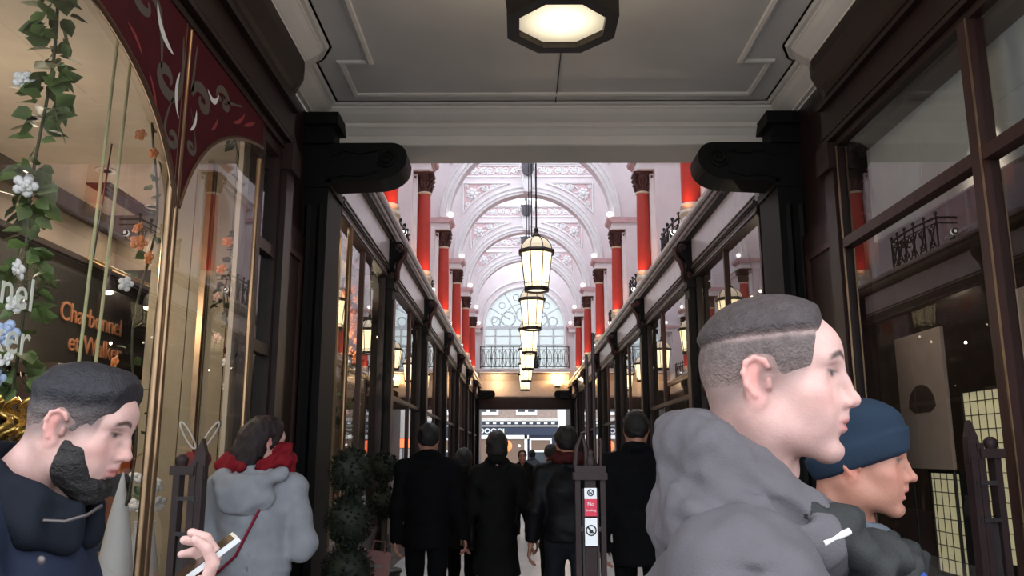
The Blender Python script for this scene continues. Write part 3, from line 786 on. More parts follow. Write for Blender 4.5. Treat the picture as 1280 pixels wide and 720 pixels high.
# arched window with circle tracery
w = struct('window_20')
mat('window_white', (.72, .78, .80), .5)
b = MB(); b.add([(-hw, Y + .2, 5.2), (hw, Y + .2, 5.2)] + [(x, Y + .2, z) for x, z in arch_pts(0, zs, hw, 24)], [tuple(range(27))]); b.build('pane', 'window_frost', w)
b = MB(); b.box(-hw, hw, Y + .1, Y + .24, 7.08, 7.2)
for x in (-1.3, -.65, 0, .65, 1.3): b.box(x - .04, x + .04, Y + .12, Y + .22, 5.2, 7.1)
for z in (5.75, 6.35, 6.75): b.box(-hw, hw, Y + .14, Y + .2, z - .025, z + .025)
b.build('glazing_bar', 'window_white', w)
b = MB()
def circ(cx, cz, r, th=.035): b.tube([(cx + r * math.cos(2 * PI * i / 20), Y + .17, cz + r * math.sin(2 * PI * i / 20)) for i in range(20)], th, 5, closed=True)
circ(0, 7.75, .36); circ(-.72, 7.55, .32); circ(.72, 7.55, .32); circ(-1.28, 7.42, .2); circ(1.28, 7.42, .2)
for a in (30, 60, 90, 120, 150):
    ca, sa = math.cos(math.radians(a)), math.sin(math.radians(a)); b.tube([(.75 * ca, Y + .17, zs + .75 * sa), (hw * ca, Y + .17, zs + hw * sa)], .03, 5)
    circ(1.42 * math.cos(math.radians(a + 15)), zs + 1.42 * math.sin(math.radians(a + 15)), .14, .022)
b.tube([(x, Y + .17, z) for x, z in arch_pts(0, zs, 1.1, 20)], .03, 5); b.build('tracery', 'window_white', w)
# balcony in front of the window
bal = thing('balcony', 'black iron railed balcony below the far arched window', 'balcony', (0, Y - .55, 5.2))
b = MB(); b.box(-1.98, 1.98, -.1, .55, -.14, .0); b.box(-2.02, 2.02, -.14, .55, -.03, 0.02); b.build('slab', 'arcade_white', bal)
b = MB()
for z in (.97, .85, .1): b.tube([(-1.94, .5, z), (-1.94, -.05, z), (1.94, -.05, z), (1.94, .5, z)], .018, 5)
b.build('rail', 'black_iron', bal)
for i in range(9):
    x = -1.94 + 3.88 * i / 8
    b = MB(); b.tube([(x, -.05, 0), (x, -.05, 1.0)], .02, 5); b.build('post', 'black_iron', bal)
for i in range(16):
    x = -1.94 + 3.88 * (i + .5) / 16
    b = MB(); b.tube([(x + .09 * math.cos(2 * PI * k / 12), -.05, .48 + .33 * math.sin(2 * PI * k / 12)) for k in range(12)], .011, 4, closed=True); b.tube([(x, -.05, .1), (x, -.05, .85)], .009, 4); b.build('baluster', 'black_iron', bal)
# two round stools... a dark planter on the balcony
b = MB(); b.lathe([(.16, 0), (.2, .35), (.21, .36)], 10); pl = b.build('balcony_planter', 'black_iron', None, (.45, Y - .12, 5.225)); tag(pl, 'dark planter pot standing on the far balcony', 'planter')
b = MB()
for k in range(40):
    a = random.random() * 6.28; r = random.random() * .28; z = .35 + random.random() * .45; b.ball((r * math.cos(a), r * math.sin(a), z), (.06, .06, .045), 5, 4)
mat('dark_leaf', (.012, .02, .012), .6, var=.4, vscale=30)
b.build('foliage', 'dark_leaf', pl)

# ---- far lobby: side walls, ceiling
for sx, nm in ((-1, 'wall_far_left'), (1, 'wall_far_right')):
    b = MB(); bxs(b, sx, 2.2, 2.5, Y + .4, 44, 0, 4.6); b.build(nm, 'brown_wood', kind='structure')
b = MB(); b.box(-2.5, 2.5, Y + .4, 44, 3.95, 4.1); b.build('ceiling_far', 'cream_paint', kind='structure')
b = MB(); b.box(-6, 6, 43.6, 44, 3.9, 12); b.build('wall_far_front', 'cream_paint', kind='structure')
b = MB(); b.box(-14, 16, 44, 70, -.3, -.02); b.build('road', 'street', kind='structure')
# ---- building across the street
mat('pale_stone', (.50, .46, .42), .8, var=.12, vscale=1.5)
mat('brick_brown', (.27, .20, .17), .8, var=.2, vscale=4)
mat('window_dark', (.05, .06, .07), .12)
mat('white_paint', (.80, .80, .78), .5)
mat('navy_paint', (.02, .03, .06), .4)
mat('shop_light', (.10, .065, .045), .6, emit=(1, .62, .40), estr=.045)
glow('orange_lamp', (1.0, .16, .05), 1.0)
YB = 58.0
bd = thing('street_building', 'stone building with white sash windows and a navy shop front across the far street', 'building', (0, YB, 0))
bd.scale = (1, 1, .85)
b = MB(); b.box(-12, 2.45, 0, 4, 4.7, 14); b.build('facade', 'brick_brown', bd)
b = MB(); b.box(-12, 2.45, .1, 4, -.02, 4.7); b.build('ground_floor', 'navy_paint', bd)
b = MB(); b.box(-12, 2.5, -.35, 0, 4.45, 4.7); b.box(-12, 2.5, -.2, 0.1, 4.02, 4.15); b.build('cornice', 'pale_stone', bd)
b = MB(); b.box(-12, 2.5, -.28, 0, 4.17, 4.45); b.build('dentil_band', 'navy_paint', bd)
i = 0; x = -5.0
while x < 2.4:
    b = MB(); b.box(x, x + .22, -.34, -.28, 4.22, 4.36); b.build('dentil', 'white_paint', bd); x += .5
b = MB(); b.box(-12, 2.45, -.12, .1, 3.35, 4.0); b.build('shop_fascia', 'navy_paint', bd)
for x in (-3.2, -.6, 1.6)[:2] + (2.05 - .9,):
    pass
for x in (-5.0, -2.35, .3):
    f = MB(); f.box(x - .72, x + .72, -.06, .05, 4.95, 7.0); wo = f.build('window', 'white_paint', bd)
    for dx in (-.34, .34):
        q = MB(); q.box(x + dx - .24, x + dx + .24, -.08, .0, 5.2, 6.8); q.build('pane', 'window_dark', wo)
# shop window and door below
b = MB(); b.box(-5.4, .35, -.02, .1, .1, 3.2); b.build('display_window', 'shop_light', bd)
b = MB()
for x in (-5.4, .25): b.box(x - .1, x + .1, -.12, .1, 0, 3.35)
b.box(-5.5, .45, -.12, .1, 3.05, 3.35); b.box(-5.5, .45, -.12, .1, 0, .4); b.build('display_frame', 'white_paint', bd)
b = MB(); b.box(.55, 2.0, -.12, .1, 2.0, 2.15); b.box(.5, .62, -.12, .1, 0, 3.0); b.box(1.9, 2.02, -.12, .1, 0, 3.0); b.box(.5, 2.02, -.12, .1, 2.95, 3.1); b.build('door_frame', 'white_paint', bd)
b = MB(); b.box(.62, 1.9, -.04, .1, 2.15, 2.95); b.build('fanlight', 'shop_light', bd)
b = MB(); b.box(.62, 1.9, -.06, .1, .0, 2.0); b.build('door', 'window_dark', bd)
x = -3.6
for wdt in (.2, .32, .22, .34, .34, .3):
    b = MB(); b.tube([(x + wdt / 2 + wdt / 2 * math.cos(2 * PI * k / 10), -.15, 3.68 + .17 * math.sin(2 * PI * k / 10)) for k in range(10)], .045, 4, closed=True); b.build('sign_letter', 'white_paint', bd); x += wdt + .1
b = MB(); b.tube([(x, -.15, 3.5), (x, -.15, 3.86)], .05, 4); b.build('sign_letter', 'white_paint', bd)
for x, z in ((-3.6, 2.6), (-2.4, 2.5), (-1.2, 2.65), (-.2, 2.5), (-.5, .9), (-3.0, 1.1), (-1.9, .8)):
    b = MB(); b.ball((x, -.06, z), .09, 8, 6); b.build('shop_bulb', 'globe_glass', bd)
# pale neighbour beyond a gap
bd2 = thing('pale_building', 'pale white building further along the far street, right of the navy shop', 'building', (7, 66, 0))
b = MB(); b.box(-2.6, 6, 0, 4, 0, 16); b.build('facade', 'pale_stone', bd2)
for x in (-1.6, .4, 2.4):
    for z in (2.2, 5.2, 8.2):
        b = MB(); b.box(x, x + .9, -.05, .02, z, z + 1.9); b.build('window', 'window_dark', bd2)
# orange disc and orange sign
o = MB(); o.lathe([(.02, -.04), (.33, -.04), (.36, 0), (.33, .04), (.02, .04)], 24, axis='y'); o = o.build('disc_sign', 'orange_lamp', None, (-1.02, 51.9, 2.05)); tag(o, 'round glowing orange sign disc hanging in the far street', 'sign')
b = MB(); b.tube([(0, 0, .3), (0, 0, .95), (0, 5.755, .95)], .03, 5); b.build('bracket', 'black_iron', o)
o = MB(); o.box(-.45, .45, -.05, .05, -.3, .3); o = o.build('lit_sign', 'orange_lamp', None, (3.9, 57.75, 2.3)); tag(o, 'rectangular glowing orange shop sign in the far street', 'sign')
b = MB(); b.box(-.04, .04, .05, 1.0, -2.3, .35); b.box(-.5, .5, .05, .12, -.35, .35); b.build('sign_backing', 'navy_paint', o)

# warm lamp on the wall below the balcony
glow('warm_lamp', (1.0, .66, .28), 1.6)
t = thing('wall_light', 'warm glowing wall lamp on the cream wall below the far balcony', 'lamp', (1.45, YEND - .05, 4.55))
b = MB(); b.box(-.12, .12, -.02, .05, -.1, .1); b.build('plate', 'grey_iron', t)
b = MB(); b.lathe([(.16, -.02), (.22, .12), (.20, .12), (.12, .0)], 12, (0, -.16, 0)); b.build('shade', 'warm_lamp', t)
lamp('wall_light_glow', 'POINT', (1.45, YEND - .25, 4.78), 22, (1, .62, .28), .06)
lamp('wall_light_glow', 'POINT', (-1.2, YEND - .45, 4.6), 10, (1, .66, .36), .06)
# ================================================================ shop interiors behind the glass
mat('shop_ceiling', (.52, .44, .36), .8, var=.06)
mat('shop_black', (.008, .008, .008), .45)
mat('gold_panel', (.55, .42, .22), .45, metal=.2)
mat('shop_brown', (.05, .03, .022), .6, var=.2)
mat('shop_floor', (.32, .25, .19), .5, var=.2)
mat('display_cream', (.30, .235, .15), .6, var=.08, vscale=2)
mat('beige_board', (.34, .25, .20), .7, var=.06)
mat('gold_letters', (.55, .36, .15), .35, metal=.6)
mat('glass_letters', (.62, .62, .52), .5)
mat('sign_letters', (.20, .085, .045), .5)
mat('bulkhead_brown', (.10, .075, .055), .7)
mat('cord', (.55, .52, .28), .7)
glow('downlight_glow', (1, .86, .66), 2.2)
glow('bulb_glow', (1, .84, .62), 1.8)
glow('tile_glow', (.72, .64, .38), .17)
mat('leaf_green', (.10, .15, .04), .5, var=.55, vscale=9)
mat('leaf_dark', (.028, .05, .018), .55, var=.4, vscale=9)
mat('petal_white', (.72, .68, .66), .6)
mat('petal_blue', (.42, .50, .72), .6)
mat('petal_orange', (.72, .22, .05), .6)
mat('petal_pink', (.68, .42, .36), .6)
mat('red_heart', (.30, .018, .016), .4)
mat('stem', (.05, .045, .02), .7)

# ---- left lobby shop
r = struct('wall_shop_left')
b = MB(); b.box(-4.25, -4.1, 1.75, 11.0, 0, 3.2); b.build('black_wall', 'shop_black', r)
b = MB(); b.box(-4.25, -4.0, 1.75, 11.0, 3.2, 3.48); b.box(-4.25, -4.1, 1.75, 11.0, 3.48, 3.8); b.build('bulkhead', 'bulkhead_brown', r)
b = MB(); b.box(-4.1, -2.3, 10.9, 11.0, 0, 3.8); b.build('end_wall', 'shop_brown', r)
b = MB(); b.box(-4.1, -2.75, 7.4, 11.0, 3.2, 3.78); b.build('soffit', 'bulkhead_brown', r)
b = MB(); b.box(-4.25, -2.3, 1.75, 11.0, 3.72, 3.8); b.box(-2.3, -2.12, 1.75, 5.9, 3.72, 3.8); b.build('ceiling_shop_left', 'shop_ceiling', kind='structure')
b = MB(); b.box(-4.25, -2.3, 1.75, 11.0, 0, .12); b.box(-2.3, -2.12, 1.75, 5.9, 0, .12); b.build('floor_shop_left', 'shop_floor', kind='structure')
b = MB(); b.box(-4.2, -2.1, 1.70, 1.76, .8, 3.75); b.build('window_front_left', 'shop_glass', kind='structure')
b = MB(); b.box(-2.95, -2.12, 1.9, 5.9, .12, .74); b.build('trim_14', 'display_cream', kind='structure')
# display partition of upright boards at the end of the window
p = struct('trim_10')
for i in range(6):
    x = -3.0 + i * .145; b = MB(); b.box(x, x + .138, 5.95, 5.98 + .02 * (i % 2), .12, 3.7); b.build('board', 'display_cream', p)
b = MB(); b.box(-2.62, -2.58, 5.9, 5.95, .74, 3.7); b.box(-2.27, -2.23, 5.86, 5.95, .74, 3.7); b.build('edge_strip', 'brass', p)
# ceiling fittings
for i, (x, y, w_) in enumerate(((-3.50, 5.09, 'nearest the street'), (-3.51, 6.14, 'over the middle'), (-3.55, 7.1, 'nearest the brass post'))):
    t = thing('downlight', 'recessed downlight in the brown shop ceiling, ' + w_, 'lamp', (x, y, 3.72), group='downlights in the left shop')
    b = MB(); b.lathe([(.075, -.012), (.075, 0), (.05, 0), (.05, -.012)], 16); b.build('trim_ring', 'petal_white', t)
    b = MB(); b.lathe([(.05, -.008), (.05, -.002)], 16); b.build('lens', 'downlight_glow', t)
    lamp('downlight_beam', 'SPOT', (x, y, 3.66), 30, (1, .84, .64), .04, 150, (x, y, 0))
t = thing('ceiling_vent', 'slotted dark ventilation grille in the shop ceiling', 'vent', (-3.72, 6.9, 3.72))
b = MB(); b.box(-.1, .1, -.45, .45, -.015, 0); b.build('frame', 'shop_brown', t)
for i in range(3): b = MB(); b.box(-.07 + i * .05, -.04 + i * .05, -.42, .42, -.02, -.014); b.build('slat', 'shop_black', t)
t = thing('track_light', 'thin ceiling track with three small spotlights before the black wall', 'lamp', (-3.2, 6.2, 2.85))
b = MB(); b.tube([(0, -.75, 0), (0, .95, 0)], .014, 6); b.build('track', 'gold_letters', t)
for y in (-.7, .3): b = MB(); b.tube([(0, y, 0), (0, y + .1, .92)], .006, 5); b.build('hanger', 'grey_iron', t)
for y in (-.45, .2, .75):
    b = MB(); b.tube([(0, y, 0), (0, y, -.08)], .01, 5); b.lathe([(.02, .05), (.035, .03), (.045, -.05)], 10, (0, y, -.12)); h = b.build('spot_head', 'grey_iron', t)
    b = MB(); b.ball((0, y, -.175), (.038, .038, .02), 8, 6); b.build('bulb', 'downlight_glow', h)
lamp('shop_ceiling_fill', 'POINT', (-3.2, 4.3, 2.7), 15, (1, .84, .64), .06)  # two unseen point lights without fittings, added to brighten the shop ceiling
lamp('shop_ceiling_fill', 'POINT', (-3.2, 6.6, 2.6), 8, (1, .84, .64), .06)
# name on the wall and on the glass
sg = thing('wall_sign', 'gold lettered name on the black shop wall', 'sign', (-4.09, 7.4, 2.6))
text('lettering', 'Charbonnel', .23, 'sign_letters', (0, -.1, .12), (PI / 2, 0, PI / 2), sg, .006)
text('lettering', 'et Walker', .23, 'sign_letters', (0, .0, -.12), (PI / 2, 0, PI / 2), sg, .006)
lamp('sign_light', 'SPOT', (-3.3, 7.0, 3.15), 7, (1, .8, .5), .05, 80, (-4.1, 7.4, 2.6))
sg = thing('window_lettering', 'pale lettered name on the near shop window glass', 'sign', (-2.045, 2.35, 2.0))
text('lettering', 'Charbonnel', .17, 'glass_letters', (0, .17, .10), (PI / 2, 0, PI / 2), sg, .001)
text('lettering', 'et Walker', .17, 'glass_letters', (0, .23, -.06), (PI / 2, 0, PI / 2), sg, .001)

# painted arched spandrels on the window head
def paint_spandrel(name, y0, y1, yc, ztop, ctrl, label):
    """flat painted shape on the glass between the frame and an arch curve"""
    t = thing(name, label, 'painted glass', (-2.038, 0, 0))
    b = MB(); b.prism(ctrl, 'x', 0, .008); b.build('field', 'maroon_paint', t)
    return t
mat('maroon_paint', (.060, .004, .009), .6, var=.15, vscale=6, spec=.12)
mat('grey_scroll', (.11, .088, .07), .7, spec=.1)
mat('silver_paint', (.72, .70, .68), .5)
mat('red_scroll', (.26, .022, .028), .5)
def bez(p0, p1, p2, n=14): return [((1 - t) ** 2 * p0[0] + 2 * t * (1 - t) * p1[0] + t * t * p2[0], (1 - t) ** 2 * p0[1] + 2 * t * (1 - t) * p1[1] + t * t * p2[1]) for t in [i / n for i in range(n + 1)]]
curveA = bez((2.72, 3.40), (3.75, 3.38), (4.015, 2.78))
A = [(2.72, 3.76)] + curveA + [(4.015, 3.76)]
tA = paint_spandrel('painted_spandrel', 0, 0, 0, 0, A[::-1], 'large maroon painted arch corner with scrolls on the shop glass, left of the brass post')
curveB = bez((4.05, 2.78), (4.30, 3.42), (5.31, 3.58))
Bp = curveB + [(5.31, 3.76), (4.05, 3.76)]
tB = paint_spandrel('painted_spandrel', 0, 0, 0, 0, Bp[::-1], 'smaller maroon painted arch corner with scrolls on the shop glass, right of the brass post')
for t, cv in ((tA, curveA), (tB, curveB)):
    b = MB(); b.tube([(.006, y, z) for y, z in cv], .014, 6); b.build('edging', 'bronze', t)
def ribbon(t, name, pts, wd, m, x=.0095):
    n = len(pts); vs = []
    for i in range(n):
        (ya, za), (yb, zb) = pts[max(0, i - 1)], pts[min(n - 1, i + 1)]; dy, dz = yb - ya, zb - za; L = math.hypot(dy, dz) or 1; w = wd(i / (n - 1))
        vs += [(x, pts[i][0] - dz / L * w, pts[i][1] + dy / L * w), (x, pts[i][0] + dz / L * w, pts[i][1] - dy / L * w)]
    b = MB(); b.add(vs, [(2 * i, 2 * i + 1, 2 * i + 3, 2 * i + 2) for i in range(n - 1)]); b.build(name, m, t)
def curl(t, y, z, r, a0, s, tail, th=.022):
    sp = [(y + (q[0] - y) * 1.7, q[2]) for q in spiral(y, z, r, r * .2, 1.1, a0, s)][::-1]
    p = sp[-1]; q2 = (p[0] + (sp[-1][0] - sp[-2][0]) * 3, p[1] + (sp[-1][1] - sp[-2][1]) * 3)
    sp += bez(p, q2, (y + tail[0], z + tail[1]), 8)[1:]
    ribbon(t, 'scroll', sp, lambda u: th * (.35 + 1.1 * math.sin(PI * min(1, u * .95 + .03)) ** 1.2), 'grey_scroll')
def stroke(t, pts, th, m): ribbon(t, 'brush_stroke', pts, lambda u: th * math.sin(PI * u) ** .7 + .001, m, .0105)
curl(tA, 3.50, 3.60, .10, 0, 1, (.22, -.22)); curl(tA, 3.80, 3.36, .085, 0, -1, (.14, .30)); curl(tA, 3.90, 3.10, .05, PI, 1, (-.02, .2), .014); curl(tA, 3.16, 3.62, .075, PI, 1, (-.3, .05), .016)
curl(tB, 4.24, 3.44, .075, PI, -1, (-.12, .26)); curl(tB, 4.56, 3.58, .07, PI, -1, (.3, .10), .016); curl(tB, 4.14, 3.14, .035, 0, -1, (-.04, .2), .011)
stroke(tA, bez((3.62, 3.67), (3.66, 3.53), (3.84, 3.51)), .020, 'silver_paint'); stroke(tA, bez((3.93, 3.46), (3.87, 3.32), (3.96, 3.22)), .016, 'silver_paint')
stroke(tA, bez((3.36, 3.42), (3.46, 3.40), (3.52, 3.34)), .010, 'red_scroll'); stroke(tA, bez((3.60, 3.30), (3.70, 3.22), (3.72, 3.10)), .010, 'red_scroll'); stroke(tA, bez((2.92, 3.55), (3.02, 3.70), (3.16, 3.64)), .03, 'red_scroll'); stroke(tA, bez((3.86, 3.04), (3.93, 2.98), (3.95, 2.90)), .010, 'red_scroll')
stroke(tB, bez((4.3, 3.54), (4.42, 3.46), (4.47, 3.58)), .015, 'silver_paint'); stroke(tB, bez((4.17, 3.36), (4.19, 3.27), (4.11, 3.22)), .013, 'silver_paint')
for q in (((4.72, 3.52), (4.86, 3.56), (4.92, 3.66)), ((4.92, 3.58), (5.02, 3.62), (5.12, 3.68)), ((4.40, 3.34), (4.46, 3.38), (4.48, 3.44))): stroke(tB, bez(*q), .012, 'red_scroll')

# ---- garlands: each leaf a piece of its own
lm = MB(); lm.add([(0, 0, 0), (.016, -.026, .006), (.022, 0, -.004), (.016, .026, .006), (.046, -.034, -.002), (.050, 0, -.010), (.046, .034, -.002), (.070, -.016, -.012), (.070, .016, -.012), (.088, 0, -.022)],
                  [(0, 1, 2), (0, 2, 3), (1, 4, 5, 2), (2, 5, 6, 3), (4, 7, 5), (5, 8, 6), (5, 7, 9), (5, 9, 8)], True)
leaf_g = lm.mesh('leaf'); leaf_g.materials.append(M['leaf_green']); leaf_d = lm.mesh('leaf_dim'); leaf_d.materials.append(M['leaf_dark'])
def flower_mesh(m):
    f = MB()
    for ring, (nn, r, z, w_) in enumerate(((5, .034, 0, .024), (4, .02, .012, .017), (3, .008, .02, .011))):
        for k in range(nn):
            a = 2 * PI * k / nn + ring; f.ball((r * math.cos(a), r * math.sin(a), z), (w_, w_, .009), 7, 4)
    f.ball((0, 0, .022), .008, 6, 4)
    me = f.mesh('flower'); me.materials.append(M[m]); return me
FL = {m: flower_mesh(m) for m in ('petal_white', 'petal_blue', 'petal_orange', 'petal_pink')}
def garland(x, y, z0, z1, nl, sz, label, leaf, flowers, sway=.06, cat='garland'):
    t = thing('leaf_garland', label, cat, (x, y, z1))
    H = z0 - z1; pts = [(sway * math.sin(3.1 * i / 8 * 1.7), sway * math.cos(2.3 * i / 8 * 1.9) * .6, H * i / 16) for i in range(17)]
    b = MB(); b.tube(pts, .007, 5); b.build('stem', 'stem', t)
    def at_(u):
        q = u * 16; i = min(15, int(q)); f = q - i; return Vector(pts[i]).lerp(Vector(pts[i + 1]), f)
    for i in range(nl):
        u = (i + random.random()) / nl; p = at_(u); a = random.random() * 2 * PI
        dr = .9 + .5 * math.sin(u * 31 + 1)
        if math.sin(u * 31 + 1) < -.45 and random.random() < .75: continue
        off = Vector((math.cos(a), math.sin(a), random.uniform(-.3, .3))) * .035 * dr * sz
        obj('leaf', leaf, None, t, p + off, (random.uniform(-1.2, 1.2), random.uniform(-.6, 1.0), a)).scale = [sz * random.uniform(.7, 1.15)] * 3
    for (u, m, s) in flowers:
        p = at_(u); a = random.random() * 6.28
        obj('flower', FL[m], None, t, p + Vector((.06 * math.cos(a), -.09, 0)), (PI / 2 + random.uniform(-.4, .4), 0, random.uniform(-.6, .6))).scale = (s * .62, s * .62, s * .62)
    return t
garland(-2.30, 3.27, 3.72, 1.80, 290, 1.05, 'ivy garland with white and blue flowers hanging at the near shop window', leaf_g,
        [(.02, 'petal_blue', 1.3), (.06, 'petal_white', 1.0), (.11, 'petal_blue', 1.6), (.24, 'petal_white', 1.3), (.42, 'petal_white', 1.4), (.66, 'petal_white', 1.3), (.17, 'petal_white', 1.1), (.05, 'petal_white', 1.2)], .012)
garland(-2.24, 5.55, 3.72, 1.75, 150, .85, 'darker leaf garland with orange and pink flowers right of the brass post', leaf_d,
        [(.28, 'petal_pink', 1.1), (.42, 'petal_pink', 1.0), (.52, 'petal_orange', 1.1), (.57, 'petal_orange', 1.0), (.62, 'petal_orange', 1.2), (.68, 'petal_orange', 1.0), (.74, 'petal_orange', 1.0), (.2, 'petal_white', 1.1), (.12, 'petal_white', 1.0)])
garland(-2.25, 4.22, 3.3, 1.3, 26, .8, 'sparse hanging stem with orange flowers beside the brass post', leaf_g,
        [(.95, 'petal_orange', 1.0), (.9, 'petal_orange', .9), (.62, 'petal_orange', 1.1), (.66, 'petal_orange', 1.3), (.7, 'petal_orange', 1.0), (.55, 'petal_white', 1.2), (.35, 'petal_orange', 1.0)], .03)
garland(-2.30, 9.9, 3.7, .9, 150, 1.1, 'dark leafy garland with orange flowers in the first window of the arcade on the left', leaf_d,
        [(.62 + .022 * i, 'petal_orange', 1.7) for i in range(15)] + [(.4, 'petal_pink', 1.2), (.3, 'petal_white', 1.2)], .08)
garland(-2.30, 10.5, 3.7, .9, 80, 1.0, 'thin leafy garland with white flowers beside the brass edge of the first arcade window', leaf_d,
        [(.6, 'petal_white', 1.1), (.45, 'petal_white', 1.0), (.3, 'petal_white', 1.2)], .05)
# window swing on two cords
t = thing('window_swing', 'small pale swing seat hanging on two taut cords in the near shop window', 'swing', (-2.41, 3.98, 1.97))
b = MB(); b.box(-.06, .06, -.09, .22, -.03, 0); b.build('seat', 'display_cream', t)
for y, x in ((0, -.01), (.12, .01)):
    b = MB(); b.tube([(x, y, 0), (x, y + .06, 1.75)], .009, 6); b.build('rope', 'cord', t)
# red heart with looped ears on a rod
t = thing('heart_ornament', 'red heart ornament with white looped ears on a rod in the window', 'ornament', (-2.2, 5.0, .74))
hp = []
for i in range(32):
    a = 2 * PI * i / 32; hp.append((.0075 * 16 * math.sin(a) ** 3 * .62, .0075 * (13 * math.cos(a) - 5 * math.cos(2 * a) - 2 * math.cos(3 * a) - math.cos(4 * a)) * .75))
b = MB(); b.prism([(x, .76 + z) for x, z in hp][::-1], 'y', -.03, .03); b.build('heart', 'red_heart', t)
b = MB(); b.tube([(0, 0, 0), (0, 0, .70)], .008, 6); b.lathe([(.07, 0), (.07, .02), (.01, .03)], 12); b.build('rod', 'brass', t)
for s in (-1, 1):
    b = MB(); b.tube([(s * .02 + s * (.03 + .035) * .5 * (1 - math.cos(2 * PI * k / 14)) * .5 + .022 * math.sin(2 * PI * k / 14) + s * .03 * (1 - math.cos(2 * PI * k / 14)), 0, .84 + .08 * (1 - math.cos(2 * PI * k / 14))) for k in range(14)], .006, 5, closed=True); b.build('ear', 'petal_white', t)
b = MB(); b.lathe([(.11, 0), (.085, .25), (.05, .5), (.004, .72)], 16); o = b.build('paper_cone', 'petal_white', None, (-2.33, 4.35, .74)); tag(o, 'tall white cone standing in the shop window near the brass post', 'ornament')
t = thing('flower_pot', 'pale vase with yellowish flowers in the shop window', 'vase', (-2.36, 4.72, .74))
b = MB(); b.lathe([(.06, 0), (.09, .2), (.05, .42), (.06, .45)], 14); b.build('vase', 'petal_white', t)
for i in range(7): obj('flower', FL['petal_white'], None, t, (random.uniform(-.08, .08), random.uniform(-.08, .08), .5 + random.random() * .2), (random.uniform(.6, 1.6), 0, random.random() * 6))
# black shelf unit with boxes
t = thing('shelf_unit', 'black open shelf unit against the black shop wall', 'shelf', (-3.9, 6.9, .12))
b = MB(); b.box(-.2, -.17, -.75, .75, 0, 2.1); b.build('back_panel', 'shop_black', t)
for y in (-.75, 0, .73): b = MB(); b.box(-.2, .18, y, y + .025, 0, 2.1); b.build('upright', 'shop_brown', t)
for i in range(6): b = MB(); b.box(-.2, .18, -.75, .75, .1 + i * .38, .125 + i * .38); b.build('shelf', 'shop_black', t)
cols = [('box_cream', (.55, .44, .30)), ('box_black', (.02, .02, .02)), ('box_orange', (.45, .13, .03)), ('box_maroon', (.16, .02, .02)), ('box_gold', (.42, .28, .10))]
for n_, c_ in cols: mat(n_, c_, .4)
BX = {}
n = 0
for i in range(5):
    for j in range(5):
        y = (-.60, -.37, -.13, .17, .45)[j]; kind = cols[(i * 3 + j * 2) % 5][0]; h = (.16, .24, .2, .3)[(i + j) % 4]
        b = MB(); b.box(-.09, .09, -.09, .09, 0, h * .8); o = b.build('chocolate_box', kind, None, (-3.80, 6.9 + y, .2455 + i * .38))
        b = MB(); b.box(-.095, .095, -.095, .095, h * .8 - .04, h * .8 + .006); b.build('lid', kind, o)
        nm = {'box_cream': 'cream', 'box_black': 'black', 'box_orange': 'orange', 'box_maroon': 'maroon', 'box_gold': 'gold'}[kind]
        tag(o, '%s gift box, black unit, %s shelf up, %s from its near end' % (nm, ORD[i], ORD[j]), 'box', 'boxes on the black shelf unit'); n += 1
lamp('garland_light', 'SPOT', (-2.75, 9.6, 3.1), 30, (1, .85, .62), .03, 110, (-2.3, 10.1, 2.2))
lamp('shelf_light', 'POINT', (-3.5, 6.6, 2.3), 6, (1, .7, .4), .05)
t = thing('gold_ribbon', 'heap of shiny gold ribbon curls low in the near window', 'ribbon', (-2.6, 3.75, .74))
mat('gold_foil', (.75, .5, .15), .25, metal=.9)
b = MB(); b.lathe([(.12, 0), (.17, .8), (.15, .8), (.1, .05)], 14); b.build('stand', 'shop_brown', t)
for k in range(14):
    b = MB(); x, y = random.uniform(-.1, .1), random.uniform(-.2, .2)
    b.tube([(x + .04 * math.cos(q * .9), y + .04 * math.sin(q * .9), .80 + q * .02) for q in range(14)], .014, 4); b.build('curl', 'gold_foil', t)

# ---- right lobby shop
mat('grey_blind', (.36, .36, .345), .8, var=.05)
b = MB(); b.box(2.24, 2.26, 1.8, 5.78, 3.03, 3.74); b.build('trim_16', 'grey_blind', kind='structure')
r = struct('wall_shop_right')
b = MB(); b.box(4.6, 4.75, 1.75, 7.3, 0, 3.8); b.box(2.4, 4.6, 7.2, 7.3, 0, 3.8); b.build('back_wall', 'shop_brown', r)
b = MB(); b.box(2.3, 4.75, 1.75, 7.3, 3.72, 3.8); b.box(2.12, 2.3, 1.75, 5.9, 3.72, 3.8); b.build('ceiling_shop_right', 'shop_brown', kind='structure')
b = MB(); b.box(2.3, 4.75, 1.75, 7.3, 0, .12); b.box(2.12, 2.3, 1.75, 5.9, 0, .12); b.build('floor_shop_right', 'shop_floor', kind='structure')
b = MB(); b.box(2.1, 4.7, 1.70, 1.76, 0, 3.75); b.build('wall_front_right', 'shop_brown', kind='structure')
b = MB(); b.box(2.32, 2.8, 1.9, 6.9, .12, .72); b.box(2.12, 2.32, 1.9, 5.8, .12, .72); b.build('trim_15', 'dark_wood', kind='structure')
